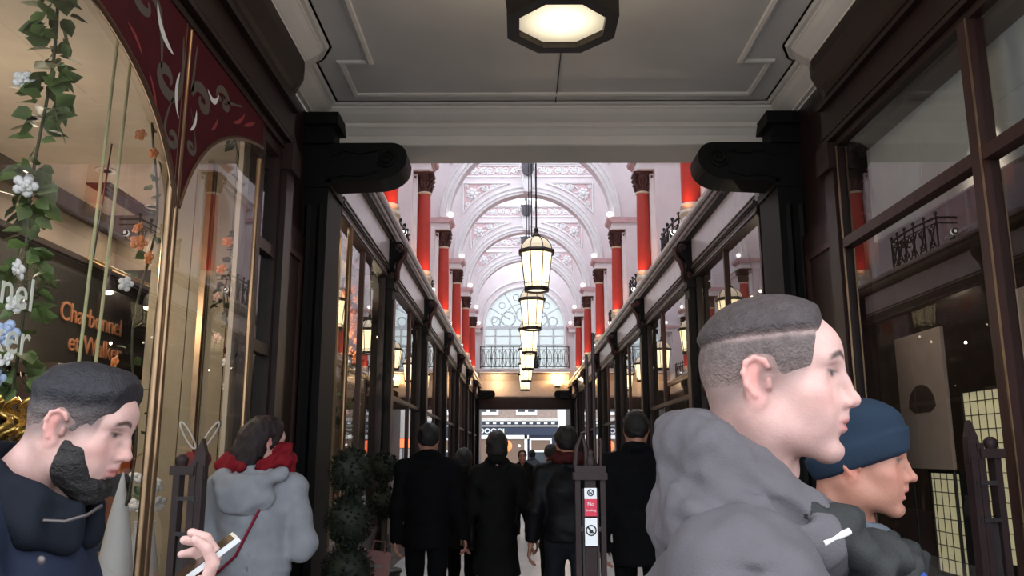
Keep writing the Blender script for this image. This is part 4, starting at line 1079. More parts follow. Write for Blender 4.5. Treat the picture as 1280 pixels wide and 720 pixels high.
for i, (y0, y1, z0, z1, lb) in enumerate(((5.72, 6.42, 1.45, 2.42, 'narrow beige board with a dark arched motif, far end of the right window'), (3.9, 5.0, 1.52, 2.50, 'wide beige display board with a dark arched motif, beside the brown mullion'))):
    t = thing('display_board', lb, 'board', (2.62, (y0 + y1) / 2, .72)); h = (y1 - y0) / 2
    b = MB(); b.box(-.012, .012, -h, h, z0 - .72, z1 - .72); b.build('board', 'beige_board', t)
    for q in (-h + .05, h - .05): b = MB(); b.tube([(.02, q, 0), (.02, q, z1 - .72)], .01, 6); b.build('leg', 'shop_black', t)
    c = (z0 + z1) / 2 - .72; ar = arch_pts(0, c - .05, .2 if i == 0 else .3, 12)
    b = MB(); b.prism([(y, c - .05 + (z - c + .05) * .8) for y, z in ar] + [(-.12, c - .09), (.12, c - .09)], 'x', -.016, -.012); b.build('motif', 'shop_brown', t)
mat('grid_dark', (.07, .055, .03), .5)
for i, (y, w_, z0, z1) in enumerate(((5.95, .40, .75, 1.42), (5.30, .62, .9, 1.95), (4.55, .5, .75, 1.48))):
    t = thing('lit_cabinet', ('slim', 'tall', 'broad')[i] + ' glowing yellow grid cabinet in the right window, ' + ('under the far beige board', 'between the two beige boards', 'behind the right gate post')[i], 'cabinet', (2.665, y, .72))
    b = MB(); b.box(0, .1, -w_ / 2, w_ / 2, z0 - .72, z1 - .72); b.build('panel', 'tile_glow', t)
    b = MB(); b.box(-.01, .12, -w_ / 2 - .02, -w_ / 2, 0, z1 - .70); b.box(-.01, .12, w_ / 2, w_ / 2 + .02, 0, z1 - .70); b.box(-.01, .12, -w_ / 2, w_ / 2, z1 - .72, z1 - .70); b.box(0, .12, -w_ / 2, w_ / 2, 0, z0 - .72); b.build('frame', 'shop_black', t)
    b = MB(); q = -w_ / 2 + .09
    while q < w_ / 2 - .02: b.box(-.004, 0, q - .003, q + .003, z0 - .72, z1 - .72); q += .09
    q = z0 - .72 + .09
    while q < z1 - .73: b.box(-.004, 0, -w_ / 2, w_ / 2, q - .003, q + .003); q += .09
    b.build('grid', 'grid_dark', t)
for i, (x, y) in enumerate(((2.9, 3.75), (3.3, 5.3), (3.9, 6.3))):
    t = thing('downlight', 'round warm downlight in the dark ceiling of the right shop, ' + ('near the mullion', 'over the middle', 'at the far end')[i], 'lamp', (x, y, 3.72), group='downlights in the right shop')
    b = MB(); b.lathe([(.09, -.012), (.09, 0), (.06, 0), (.06, -.012)], 16); b.build('trim_ring', 'petal_white', t)
    b = MB(); b.lathe([(.06, -.008), (.06, -.002)], 16); b.build('lens', 'downlight_glow', t)
lamp('board_light', 'SPOT', (2.2, 5.9, 3.3), 20, (1, .85, .7), .1, 90, (2.7, 6.0, 1.8))  # two unseen spots added behind the glass to brighten the display boards
lamp('board_light', 'SPOT', (2.2, 4.3, 3.3), 20, (1, .85, .7), .1, 90, (2.7, 4.5, 1.8))
lamp('shop_light', 'POINT', (3.6, 5.5, 3.3), 4, (1, .8, .6), .1)

# ---- shops along the arcade
for sx in (-1, 1):
    sd = 'left' if sx < 0 else 'right'
    r = struct('wall_shops_' + sd)
    y00 = 11.0 if sx < 0 else 7.35
    b = MB(); bxs(b, sx, 4.4, 4.5, y00, YEND, 0, 3.95); b.build('back_wall', 'shop_brown', r)
    b = MB(); bxs(b, sx, 2.2, 4.5, y00, YEND + .3, 3.93, 4.02); b.build('shop_ceiling', 'shop_brown', r)
    b = MB(); bxs(b, sx, 2.2, 4.5, y00, YEND + .3, -.1, .1); b.build('shop_floor', 'shop_floor', r)
    for k, y in enumerate(YK + [YEND]):
        if sx < 0 and k == 0: continue
        b = MB(); bxs(b, sx, 2.22, 4.4, y - .06, y + .06, .1, 3.93); b.build('party_wall', 'shop_brown', r)
    for n in range(7):
        y0, y1 = BAYS[n] + .2, BAYS[n + 1] - .2
        b = MB(); bxs(b, sx, 2.2, 2.85, y0, y1, .1, .6); b.build('trim_%d' % (20 + 2 * n + (sx > 0)), 'brown_wood', kind='structure')
        if n % 2 == (0 if sx > 0 else 1) and n < 5:
            b = MB(); bxs(b, sx, 2.95, 2.98, y0, y0 + 1.9, .6, 2.6); b.build('backdrop', 'display_cream', r)
        if n < 5:
            for i in range(4 if n < 2 else 2):
                y = y0 + .35 + i * (y1 - y0 - .6) / (3 if n < 2 else 1)
                t = thing('downlight', 'warm hanging bulb in the %s arcade window on the %s, %s along' % (ORD[n], sd, ORD[i]), 'lamp', (sx * (2.5 + .35 * (i % 2)), y, 3.93 if not (sx < 0 and n == 0) else 3.2), group='lamps inside the arcade windows')
                b = MB(); b.tube([(0, 0, 0), (0, 0, -.28 - .12 * (i % 3))], .006, 5); b.build('flex', 'black_iron', t)
                b = MB(); b.ball((0, 0, -.295 - .12 * (i % 3)), .02, 8, 6); b.build('bulb', 'bulb_glow', t)
            lamp('window_light', 'POINT', (sx * 2.75, (y0 + y1) / 2, 3.3), 26 if (sx < 0 and n == 0) else 13, (1, .8, .55), .02)
b = MB(); b.box(-3.0, -2.97, 8.1, 10.7, .12, 3.15); b.build('trim_17', 'display_cream', kind='structure')
# brass edge post and dark panels of the first left window
o = MB(); o.tube([(-2.06, 8.42, .66), (-2.06, 8.42, 3.9)], .030, 8); o = o.build('trim_11', 'brass', kind='structure')
o = MB(); o.box(-2.24, -2.2, 8.15, 8.72, .6, 3.85); o = o.build('trim_12', 'gold_panel', kind='structure')
lamp('panel_light', 'SPOT', (-2.16, 8.5, 3.85), 5, (1, .8, .5), .02, 120, (-2.2, 8.5, 2.0))
o = MB(); o.box(2.2, 2.3, 7.45, 8.05, .6, 3.9); o = o.build('trim_13', 'display_cream', kind='structure')
# goods in the arcade windows
kinds = [('vase', [(.05, 0), (.09, .12), (.04, .3), (.05, .34)]), ('jar', [(.08, 0), (.08, .2), (.05, .22), (.05, .26)]), ('bottle', [(.05, 0), (.05, .22), (.018, .28), (.018, .36)])]
n = 0
for bay in range(1, 4):
    for sx in (-1, 1):
        for j in range(5):
            kn, pf = kinds[(j + bay) % 3]; b = MB(); b.lathe(pf, 12)
            o = b.build('display_' + kn, ('box_gold', 'box_cream', 'box_maroon', 'petal_white')[(j + bay) % 4], None, (sx * 2.45, BAYS[bay] + .6 + j * .7, .6))
            tag(o, '%s %s in the %s arcade window on the %s, %s along' % (('gold', 'cream', 'maroon', 'white')[(j + bay) % 4], kn, ORD[bay], 'left' if sx < 0 else 'right', ORD[j]), kn, 'goods in the arcade windows')
# ================================================================ gates, plants, bag
def fold_gate(kind):
    """bundle of a folded collapsible gate; kind 'side' or 'middle'; faces -y"""
    t = thing('folded_gate', '', 'gate')
    H = 1.50
    if kind == 'middle':
        for s in (-1, 1):
            b = MB(); b.box(*sorted((s * .066, s * .044)), -.03, .03, 0, H - .03); b.build('channel_post', 'gate_brown', t)
            b = MB(); b.box(*sorted((s * .036, s * .026)), -.02, .02, .1, H - .10); b.build('inner_bar', 'grey_iron', t)
        b = MB(); b.box(-.024, .024, -.022, .02, .05, H - .06); b.build('centre_bar', 'gate_brown', t)
        b = MB(); b.box(-.075, .075, -.045, .045, H - .06, H - .03); b.box(-.068, .068, -.04, .04, H - .03, H); b.build('cap', 'gate_brown', t)
        for z in (1.22, .98, .74, .5, .26):
            b = MB(); b.box(-.046, .046, -.028, -.022, z, z + .02); b.build('lattice_bar', 'grey_iron', t)
        b = MB(); b.lathe([(.02, 0), (.024, .02), (.012, .05), (.018, .06), (.004, .075)], 10, (.005, 0, H)); b.build('knob', 'gate_brown', t)
        b = MB(); b.tube([(-.062, 0, H), (-.055, 0, H + .08), (-.035, 0, H + .135), (-.016, 0, H + .08), (-.014, 0, H)], .012, 6); b.build('finial', 'gate_brown', t)
        b = MB(); b.tube([(.05, 0, H), (.052, 0, H + .12)], .008, 6); b.tube([(.026, .01, H), (.0265, .01, H + .6)], .008, 6); b.tube([(-.004, .01, H + .05), (-.004, .01, H + .5)], .007, 6); b.build('lock_rod', 'gate_brown', t)
    else:
        for i, x in enumerate((-.052, .018, .05)):
            b = MB(); b.box(x - .016, x + .014, -.03, .03, 0, H + (.02, .07, .05)[i] - .05); b.build('channel_post', 'gate_brown', t)
        b = MB(); b.box(-.08, .025, -.045, .045, H - .04, H); b.build('cap', 'gate_brown', t)
        b = MB(); b.lathe([(.024, 0), (.03, .02), (.03, .035), (.012, .05)], 10, (-.045, 0, H)); b.build('knob', 'gate_brown', t)
        b = MB(); b.prism([(.005, H - .06), (.07, H - .06), (.066, H + .05), (.046, H + .12), (.02, H + .05)], 'y', -.022, .022); b.build('finial', 'gate_brown', t)
        for z in (1.35, 1.2, .95, .7, .45, .2):
            b = MB(); b.box(-.04, .052, -.036, -.03, z, z + .018); b.lathe([(.012, 0), (.012, .008)], 8, (.03, -.036, z + .01), axis='y'); b.build('lattice_bar', 'grey_iron', t)
        b = MB(); b.box(-.034, .0, -.012, .012, .1, H - .3); b.build('inner_bar', 'grey_iron', t)
    return t
g = fold_gate('middle'); g.location = (.01, 3.8, 0); g['label'] = 'brown folded iron gate post with smoking signs standing mid entrance'
st = thing('sign_strip', 'narrow strip of no smoking stickers on the middle gate post', 'sign', (.01, 3.7698, 0))
b = MB(); b.box(-.027, .027, -.004, .002, 1.30, 1.405); b.build('white_plate', 'white_sticker', st)
b = MB(); b.box(-.027, .027, -.005, .002, 1.285, 1.358); b.build('red_plate', 'red_sticker', st)
b = MB(); b.box(-.027, .027, -.004, .002, 1.16, 1.277); b.build('white_plate', 'white_sticker', st)
def ring(b, cx, cz, r, th, y, n=20): b.tube([(cx + r * math.cos(2 * PI * i / n), y, cz + r * math.sin(2 * PI * i / n)) for i in range(n)], th, 4, closed=True, flat=.3)
b = MB(); ring(b, 0, 1.385, .013, .0022, -.005); b.tube([(-.009, -.005, 1.394), (.009, -.005, 1.376)], .002, 4); b.box(-.009, .006, -.006, -.004, 1.382, 1.386); b.tube([(.008, -.005, 1.386), (.006, -.005, 1.39), (.009, -.005, 1.394)], .001, 4); b.build('no_smoking_symbol', 'black_print', st)
text('lettering', 'No', .022, 'white_sticker', (0, -.006, 1.336), (PI / 2, 0, 0), st, .0005)
text('lettering', 'Smoking', .0135, 'white_sticker', (0, -.006, 1.310), (PI / 2, 0, 0), st, .0005)
b = MB(); ring(b, 0, 1.225, .021, .0028, -.005); b.tube([(-.015, -.005, 1.24), (.015, -.005, 1.21)], .0025, 4); b.box(-.008, .008, -.006, -.004, 1.214, 1.228); b.tube([(-.008, -.005, 1.228), (-.014, -.005, 1.238)], .0015, 4); b.build('prohibited_symbol', 'black_print', st)
g = fold_gate('side'); g.location = (-1.77, 3.8, 0); g['label'] = 'brown folded iron gate with pointed finial standing left, before the shop window'
g = fold_gate('side'); g.location = (1.76, 3.8, 0); g.scale = (-1, 1, 1.05); g['label'] = 'brown folded iron gate with pointed finial standing right, before the shop window'

# topiary in planters along the left shop front
mat('box_hedge', (.006, .011, .004), .7, var=.5, vscale=25)
mat('planter_black', (.012, .011, .011), .5)
tm = MB(); tm.add([(0, 0, 0), (.03, -.019, .008), (.066, 0, 0), (.03, .019, .008)], [(0, 1, 2), (0, 2, 3)])
def topiary(x, y, balls, label, S=1.0):
    t = thing('topiary_tree', label, 'plant', (x, y, 0))
    b = MB(); b.lathe([(.13, 0), (.15, .02), (.19, .40), (.21, .42), (.20, .44), (.17, .42)], 16); b.build('planter', 'planter_black', t)
    b = MB(); b.tube([(0, 0, .4), (.01, 0, .8), (0, 0, balls[-1][0])], .02, 6); b.build('trunk', 'stem', t)
    for z, r in balls:
        b = MB(); b.ball((0, 0, z), r * .9, 14, 10)
        for i in range(420):
            u = random.uniform(-1, 1); a = random.random() * 2 * PI; q = math.sqrt(1 - u * u); d = Vector((q * math.cos(a), q * math.sin(a), u))
            R = (d + Vector((random.uniform(-.6, .6), random.uniform(-.6, .6), random.uniform(-.6, .6)))).to_track_quat('X', 'Z').to_matrix()
            b.add([d * r * .88 + Vector((0, 0, z)) + R @ Vector(p) * .62 for p in tm.v], [(0, 1, 2), (0, 2, 3)])
        b.build('leaf_ball', 'box_hedge', t, kind='stuff')
    return t
topiary(-1.43, 5.72, ((1.44, .15), (1.12, .16), (.80, .17)), 'dark topiary tree with clipped balls standing by the left corner pilaster')
topiary(-1.66, 8.6, ((1.42, .15), (1.08, .16)), 'dark topiary tree with two clipped balls by the first arcade window')
mat('bag_red', (.16, .055, .05), .55, var=.1)
t = thing('planter_box', 'low black planter box with a leafy top by the arcade shop front', 'planter', (-1.50, 6.45, 0))
b = MB(); b.box(-.2, .2, -.3, .3, 0, .55); b.build('box', 'planter_black', t)
b = MB()
for i in range(240):
    p = Vector((random.uniform(-.19, .19), random.uniform(-.29, .29), .56 + random.random() * .06))
    R = Vector((random.uniform(-1, 1), random.uniform(-1, 1), random.uniform(0, 1))).to_track_quat('X', 'Z').to_matrix()
    b.add([p + R @ Vector(q) for q in tm.v], [(0, 1, 2), (0, 2, 3)])
b.build('leaf_bed', 'box_hedge', t, kind='stuff')

t = thing('shopping_bag', 'dull red bag standing tilted on the low planter box', 'bag', (-1.36, 6.28, .665), (0, .16, .35))
b = MB(); b.add([(-.11, -.05, 0), (.11, -.05, 0), (.11, .05, 0), (-.11, .05, 0), (-.10, -.035, .2), (.10, -.035, .2), (.10, .035, .2), (-.10, .035, .2)], [(0, 3, 2, 1), (0, 1, 5, 4), (1, 2, 6, 5), (2, 3, 7, 6), (3, 0, 4, 7), (4, 5, 6, 7)]); b.build('body', 'bag_red', t)
b = MB(); b.tube([(-.05, -.036, .19), (-.04, -.03, .27), (.04, -.03, .27), (.05, -.036, .19)], .006, 6); b.build('handle', 'bag_red', t)
b = MB(); b.box(-.06, .05, -.052, -.045, .09, .11); b.build('label_strip', 'grey_lead', t)
SKIN = {'fair': (.57, .345, .305), 'tan': (.40, .185, .130), 'pale': (.55, .335, .295)}
def skin_color(V, o, R, sc, base, beard=None, stubble=0.0, brow=(.055, .035, .028), red=.0, lips=(.46, .16, .15), fade=None):
    p = (V - o) @ R / sc; x, y, z = p.T; c = np.tile(np.array(base, float), (len(V), 1))
    def mx(m, col):
        m = np.clip(m, 0, 1)[:, None]; c[:] = c * (1 - m) + np.array(col) * m
    b = np.array(base); ay = np.abs(y)
    mx(.55 * np.exp(-(((x - .075) / .03) ** 2 + ((ay - .045) / .025) ** 2 + ((z + .022) / .022) ** 2)), b * (1.05, .72, .70))     # cheeks
    mx(.75 * np.exp(-(((x + .012) / .028) ** 2 + ((ay - .082) / .014) ** 2 + ((z - .005) / .04) ** 2)), b * (1.08, .62, .60))      # ears
    mx(.45 * np.exp(-(((x - .118) / .014) ** 2 + (ay / .02) ** 2 + ((z + .02) / .016) ** 2)), b * (1.05, .70, .68))                # nose tip
    mx(.35 * sst(x, .07, .085) * np.exp(-((z - .012) / .012) ** 2) * np.exp(-((ay - .033) / .02) ** 2), b * (.72, .55, .52))         # round the eyes
    mx(sst(x, .085, .097) * np.exp(-((z + .0600) / .0105) ** 4) * np.exp(-(y / .0265) ** 4), lips)
    if stubble:
        m = stubble * sst(-z, .028, .055) * sst(x, .0, .03) * (1 - np.exp(-((z + .06) / .012) ** 2) * np.exp(-(y / .025) ** 2)) * (1 - sst(-z, .12, .16))
        mx(m, b * (.55, .50, .50))
    if fade is not None: mx(fade(x, ay, z), (.13, .095, .085))
    mx(.95 * sst(x, .062, .07) * np.exp(-((z - .0405 - .006 * np.sin((ay - .012) / .035 * 3.14)) / .0052) ** 4) * sst(ay, .008, .014) * (1 - sst(ay, .046, .056)), brow)
    # lashes and open eye
    e = sst(x, .078, .083) * np.exp(-((ay - .0325) / .0135) ** 6)
    mx(.9 * e * np.exp(-((z - .0195) / .0030) ** 2), (.05, .03, .025))
    mx(.5 * e * np.exp(-((z - .0150) / .0036) ** 2), (.22, .17, .155))
    mx(.95 * sst(x, .086, .090) * np.exp(-((ay - .033) / .0055) ** 4) * np.exp(-((z - .0155) / .0042) ** 2), (.03, .02, .018))
    return c
# ================================================================ figures: smooth blended bodies, heads, hands, clothes
def rotm(yaw=0, pitch=0, roll=0):
    """yaw about z, then pitch (nose down positive) about y, then roll about x; columns: forward, left, up"""
    return np.array((Matrix.Rotation(yaw, 3, 'Z') @ Matrix.Rotation(pitch, 3, 'Y') @ Matrix.Rotation(roll, 3, 'X')), dtype=np.float32)
class Sdf:
    def __init__(s, lo, hi, h):
        s.lo = np.array(lo, np.float32); s.h = h
        s.n = np.maximum(4, np.ceil((np.array(hi) - s.lo) / h).astype(int) + 1)
        s.ax = [s.lo[i] + h * np.arange(s.n[i], dtype=np.float32) for i in range(3)]
        s.F = np.full(s.n, .5, np.float32)
        s.R = np.eye(3, dtype=np.float32); s.o = np.zeros(3, np.float32); s.sc = 1.0
    def frame(s, o=(0, 0, 0), R=None, sc=1.0):
        s.o = np.array(o, np.float32); s.R = np.eye(3, dtype=np.float32) if R is None else R; s.sc = sc; return s
    def W(s, p): return s.R @ (np.array(p, np.float32) * s.sc) + s.o
    def _sl(s, lo, hi):
        a = np.clip(np.floor((lo - s.lo) / s.h).astype(int), 0, s.n); b = np.clip(np.ceil((hi - s.lo) / s.h).astype(int) + 1, 0, s.n)
        if (b <= a).any(): return None
        return tuple(slice(a[i], b[i]) for i in range(3))
    def _mix(s, sl, d, k, op):
        F = s.F[sl]
        if op == 'u':
            h = np.maximum(k - np.abs(F - d), 0) / k; s.F[sl] = np.minimum(F, d) - h * h * k * .25
        elif op == 's':
            d = -d; h = np.maximum(k - np.abs(F - d), 0) / k; s.F[sl] = np.maximum(F, d) + h * h * k * .25
    def _pts(s, sl):
        return np.meshgrid(s.ax[0][sl[0]], s.ax[1][sl[1]], s.ax[2][sl[2]], indexing='ij')
    def cone(s, a, b, ra, rb, k=.02, op='u'):
        a = s.W(a); b = s.W(b); ra *= s.sc; rb *= s.sc; m = max(ra, rb) + k * 1.2 + 2 * s.h
        sl = s._sl(np.minimum(a, b) - m, np.maximum(a, b) + m)
        if sl is None: return s
        X, Y, Z = s._pts(sl); ab = b - a; L = max(1e-9, float(ab @ ab))
        px, py, pz = X - a[0], Y - a[1], Z - a[2]
        t = np.clip((px * ab[0] + py * ab[1] + pz * ab[2]) / L, 0, 1)
        d = np.sqrt((px - t * ab[0]) ** 2 + (py - t * ab[1]) ** 2 + (pz - t * ab[2]) ** 2) - (ra + (rb - ra) * t)
        s._mix(sl, d, k, op); return s
    def chain(s, pts, rs, k=.02, op='u'):
        rs = rs if hasattr(rs, '__len__') else [rs] * len(pts)
        for i in range(len(pts) - 1): s.cone(pts[i], pts[i + 1], rs[i], rs[i + 1], k, op)
        return s
    def ell(s, c, r, k=.02, op='u', rot=None):
        c = s.W(c); r = np.array(r, np.float32) * s.sc; m = float(r.max()) + k * 1.2 + 2 * s.h
        sl = s._sl(c - m, c + m)
        if sl is None: return s
        X, Y, Z = s._pts(sl); Q = s.R if rot is None else s.R @ rot
        px, py, pz = X - c[0], Y - c[1], Z - c[2]
        q = [(px * Q[0, i] + py * Q[1, i] + pz * Q[2, i]) / r[i] for i in range(3)]
        k0 = np.sqrt(q[0] ** 2 + q[1] ** 2 + q[2] ** 2) + 1e-9; k1 = np.sqrt((q[0] / r[0]) ** 2 + (q[1] / r[1]) ** 2 + (q[2] / r[2]) ** 2) + 1e-9
        s._mix(sl, k0 * (k0 - 1) / k1, k, op); return s
    def econe(s, p0, p1, r0, r1, k=.03, op='u'):
        """elliptic cone between heights p0[2] and p1[2] in the current frame; r = (rx, ry)"""
        lo = np.minimum(p0, p1) - max(*r0, *r1) - k - .02; hi = np.maximum(p0, p1) + max(*r0, *r1) + k + .02
        cs = np.array([s.W((x, y, z)) for x in (lo[0], hi[0]) for y in (lo[1], hi[1]) for z in (lo[2], hi[2])])
        sl = s._sl(cs.min(0), cs.max(0))
        if sl is None: return s
        X, Y, Z = s._pts(sl); px, py, pz = X - s.o[0], Y - s.o[1], Z - s.o[2]; Q = s.R
        x, y, z = [(px * Q[0, i] + py * Q[1, i] + pz * Q[2, i]) / s.sc for i in range(3)]
        t = np.clip((z - p0[2]) / (p1[2] - p0[2]), 0, 1)
        rx = r0[0] + (r1[0] - r0[0]) * t; ry = r0[1] + (r1[1] - r0[1]) * t
        e = np.sqrt(((x - p0[0] - (p1[0] - p0[0]) * t) / rx) ** 2 + ((y - p0[1] - (p1[1] - p0[1]) * t) / ry) ** 2) - 1
        d = e * np.minimum(rx, ry); zc = (p0[2] + p1[2]) / 2; d2 = np.abs(z - zc) - abs(p1[2] - p0[2]) / 2
        s._mix(sl, np.maximum(d, d2) * s.sc, k, op); return s
    def below(s, z, k=.01):
        """cut everything under local height z"""
        X, Y, Z = s._pts((slice(None),) * 3); d = (z - Z); h = np.maximum(k - np.abs(s.F - d), 0) / k
        s.F = np.maximum(s.F, d) + h * h * k * .25; return s
    def wrinkle(s, amp, freq, seed=0, stretch=(1, 1, 1)):
        r = np.random.RandomState(seed); X, Y, Z = s._pts((slice(None),) * 3); w = 0
        for i in range(6):
            v = r.normal(size=3) * np.array(stretch); v /= np.linalg.norm(v); f = freq * (1 + .7 * r.rand() * (i + 1) / 2)
            w = w + np.sin((X * v[0] + Y * v[1] + Z * v[2]) * f + r.rand() * 6.28 + 1.3 * np.sin((X * v[1] - Y * v[2] + Z * v[0]) * f * .6 + r.rand() * 6)) / (1 + .4 * i)
        s.F = s.F + amp * w.astype(np.float32) * .5; return s
    def local(s, o, R, sc=1.0):
        X, Y, Z = s._pts((slice(None),) * 3); px, py, pz = X - o[0], Y - o[1], Z - o[2]
        return [(px * R[0, i] + py * R[1, i] + pz * R[2, i]) / sc for i in range(3)]
    def mesh(s):
        F = s.F; S = F < 0
        F = np.pad(F, 1, constant_values=.5); S = np.pad(S, 1, constant_values=False); n = F.shape
        cs = sum(S[i:n[0] - 1 + i, j:n[1] - 1 + j, k:n[2] - 1 + k].astype(np.int8) for i in (0, 1) for j in (0, 1) for k in (0, 1))
        I = np.argwhere((cs > 0) & (cs < 8)); idx = np.full(cs.shape, -1, np.int64); idx[tuple(I.T)] = np.arange(len(I))
        acc = np.zeros((len(I), 3)); cnt = np.zeros(len(I))
        cor = [(i, j, k) for i in (0, 1) for j in (0, 1) for k in (0, 1)]
        for a in cor:
            for ax in range(3):
                if a[ax]: continue
                b = list(a); b[ax] = 1
                A = I + a; B = I + b; fa = F[tuple(A.T)]; fb = F[tuple(B.T)]; m = (fa < 0) != (fb < 0)
                t = np.where(m, fa / np.where(m, fa - fb, 1), 0); p = np.tile(np.array(a, float), (len(I), 1)); p[:, ax] += t
                acc[m] += p[m]; cnt[m] += 1
        V = (I + acc / cnt[:, None] - 1) * s.h + s.lo
        Q = []
        for ax in range(3):
            sl0 = [slice(None)] * 3; sl1 = [slice(None)] * 3; sl0[ax] = slice(0, -1); sl1[ax] = slice(1, None)
            a = S[tuple(sl0)]; b = S[tuple(sl1)]; E = np.argwhere(a != b); E = E[(E[:, (ax + 1) % 3] > 0) & (E[:, (ax + 2) % 3] > 0)]
            u = np.zeros(3, int); v = np.zeros(3, int); u[(ax + 1) % 3] = 1; v[(ax + 2) % 3] = 1
            q = np.stack([idx[tuple((E - u - v).T)], idx[tuple((E - v).T)], idx[tuple(E.T)], idx[tuple((E - u).T)]], 1)
            fl = ~a[tuple(E.T)]; q[fl] = q[fl][:, ::-1]; Q.append(q)
        return V, np.concatenate(Q)
def to_mesh(name, parts, colf=None, smooth_it=1):
    """join (V, Q) islands into one mesh; colf(V) gives a colour attribute"""
    V = []; Q = []; k = 0
    for v, q in parts:
        for _ in range(smooth_it):
            e = np.concatenate([q[:, [0, 1]], q[:, [1, 2]], q[:, [2, 3]], q[:, [3, 0]]]); e = np.concatenate([e, e[:, ::-1]])
            sm = np.zeros_like(v); np.add.at(sm, e[:, 0], v[e[:, 1]]); c = np.bincount(e[:, 0], minlength=len(v))[:, None]; v = v * .5 + .5 * sm / np.maximum(1, c)
        V.append(v); Q.append(q + k); k += len(v)
    V = np.concatenate(V); Q = np.concatenate(Q)
    me = bpy.data.meshes.new(name); me.vertices.add(len(V)); me.vertices.foreach_set('co', V.astype(np.float32).ravel())
    me.loops.add(len(Q) * 4); me.loops.foreach_set('vertex_index', Q.astype(np.int32).ravel())
    me.polygons.add(len(Q)); me.polygons.foreach_set('loop_start', np.arange(0, len(Q) * 4, 4, dtype=np.int32)); me.polygons.foreach_set('use_smooth', np.ones(len(Q), bool))
    me.update(calc_edges=True); me.validate()
    if colf is not None:
        at = me.color_attributes.new('Col', 'FLOAT_COLOR', 'POINT'); c = np.ones((len(V), 4), np.float32); c[:, :3] = colf(V); at.data.foreach_set('color', c.ravel())
    return me
def bridge(parts):
    """close the islands of one body into one surface: a hidden web inside the clothes from each island to the nearest point of the first"""
    V0, Q0 = parts[0]; V = [V0]; Q = [Q0]; k = len(V0); ex = []
    for v, q in parts[1:]:
        i = np.arange(len(v)); c = V0[np.argmin(((V0 - v.mean(0)) ** 2).sum(1))]; j = int(np.argmin(((v - c) ** 2).sum(1))); m = int(np.argmin(((V0 - v[j]) ** 2).sum(1)))
        e = q[(q == j).any(1)][0]; e0 = Q0[(Q0 == m).any(1)][0]
        a = int(np.where(e == j)[0][0]); b = int(np.where(e0 == m)[0][0])
        ex.append([e[a] + k, e[(a + 1) % 4] + k, e0[(b + 1) % 4], e0[b]]); V.append(v); Q.append(q + k); k += len(v)
    return [(np.concatenate(V), np.concatenate(Q + [np.array(ex)]))] if ex else parts
def under_body(o, R, sc, arms, J=None, h=.018, lean=0.0):
    """the body under the clothes: trunk, arms and legs, slimmer than the cloth"""
    s = Sdf(o + (-.6, -.6, .04), o + (.6, .6, 1.58 * sc), h).frame(o, R, sc)
    s.ell((.0, 0, 1.25), (.08, .13, .17), .05); s.ell((-.01, 0, 1.02), (.085, .13, .16), .05); s.cone((.0, 0, 1.36), (-.015, 0, 1.50), .045, .040, .03)
    for q, (sh, e, w) in arms.items(): s.chain([sh, e, w], [.046, .038, .028], .03)
    for q in (1, -1):
        an = J[q] if J else (0, q * .09, .12); s.chain([(0, q * .09, .92), ((an[0] + (-.02 if q > 0 else .05)) * .55 + .03, q * .095, .5), an], [.060, .040, .028], .02)
    return s.mesh()
def sst(x, a, b):
    t = np.clip((x - a) / (b - a), 0, 1); return t * t * (3 - 2 * t)

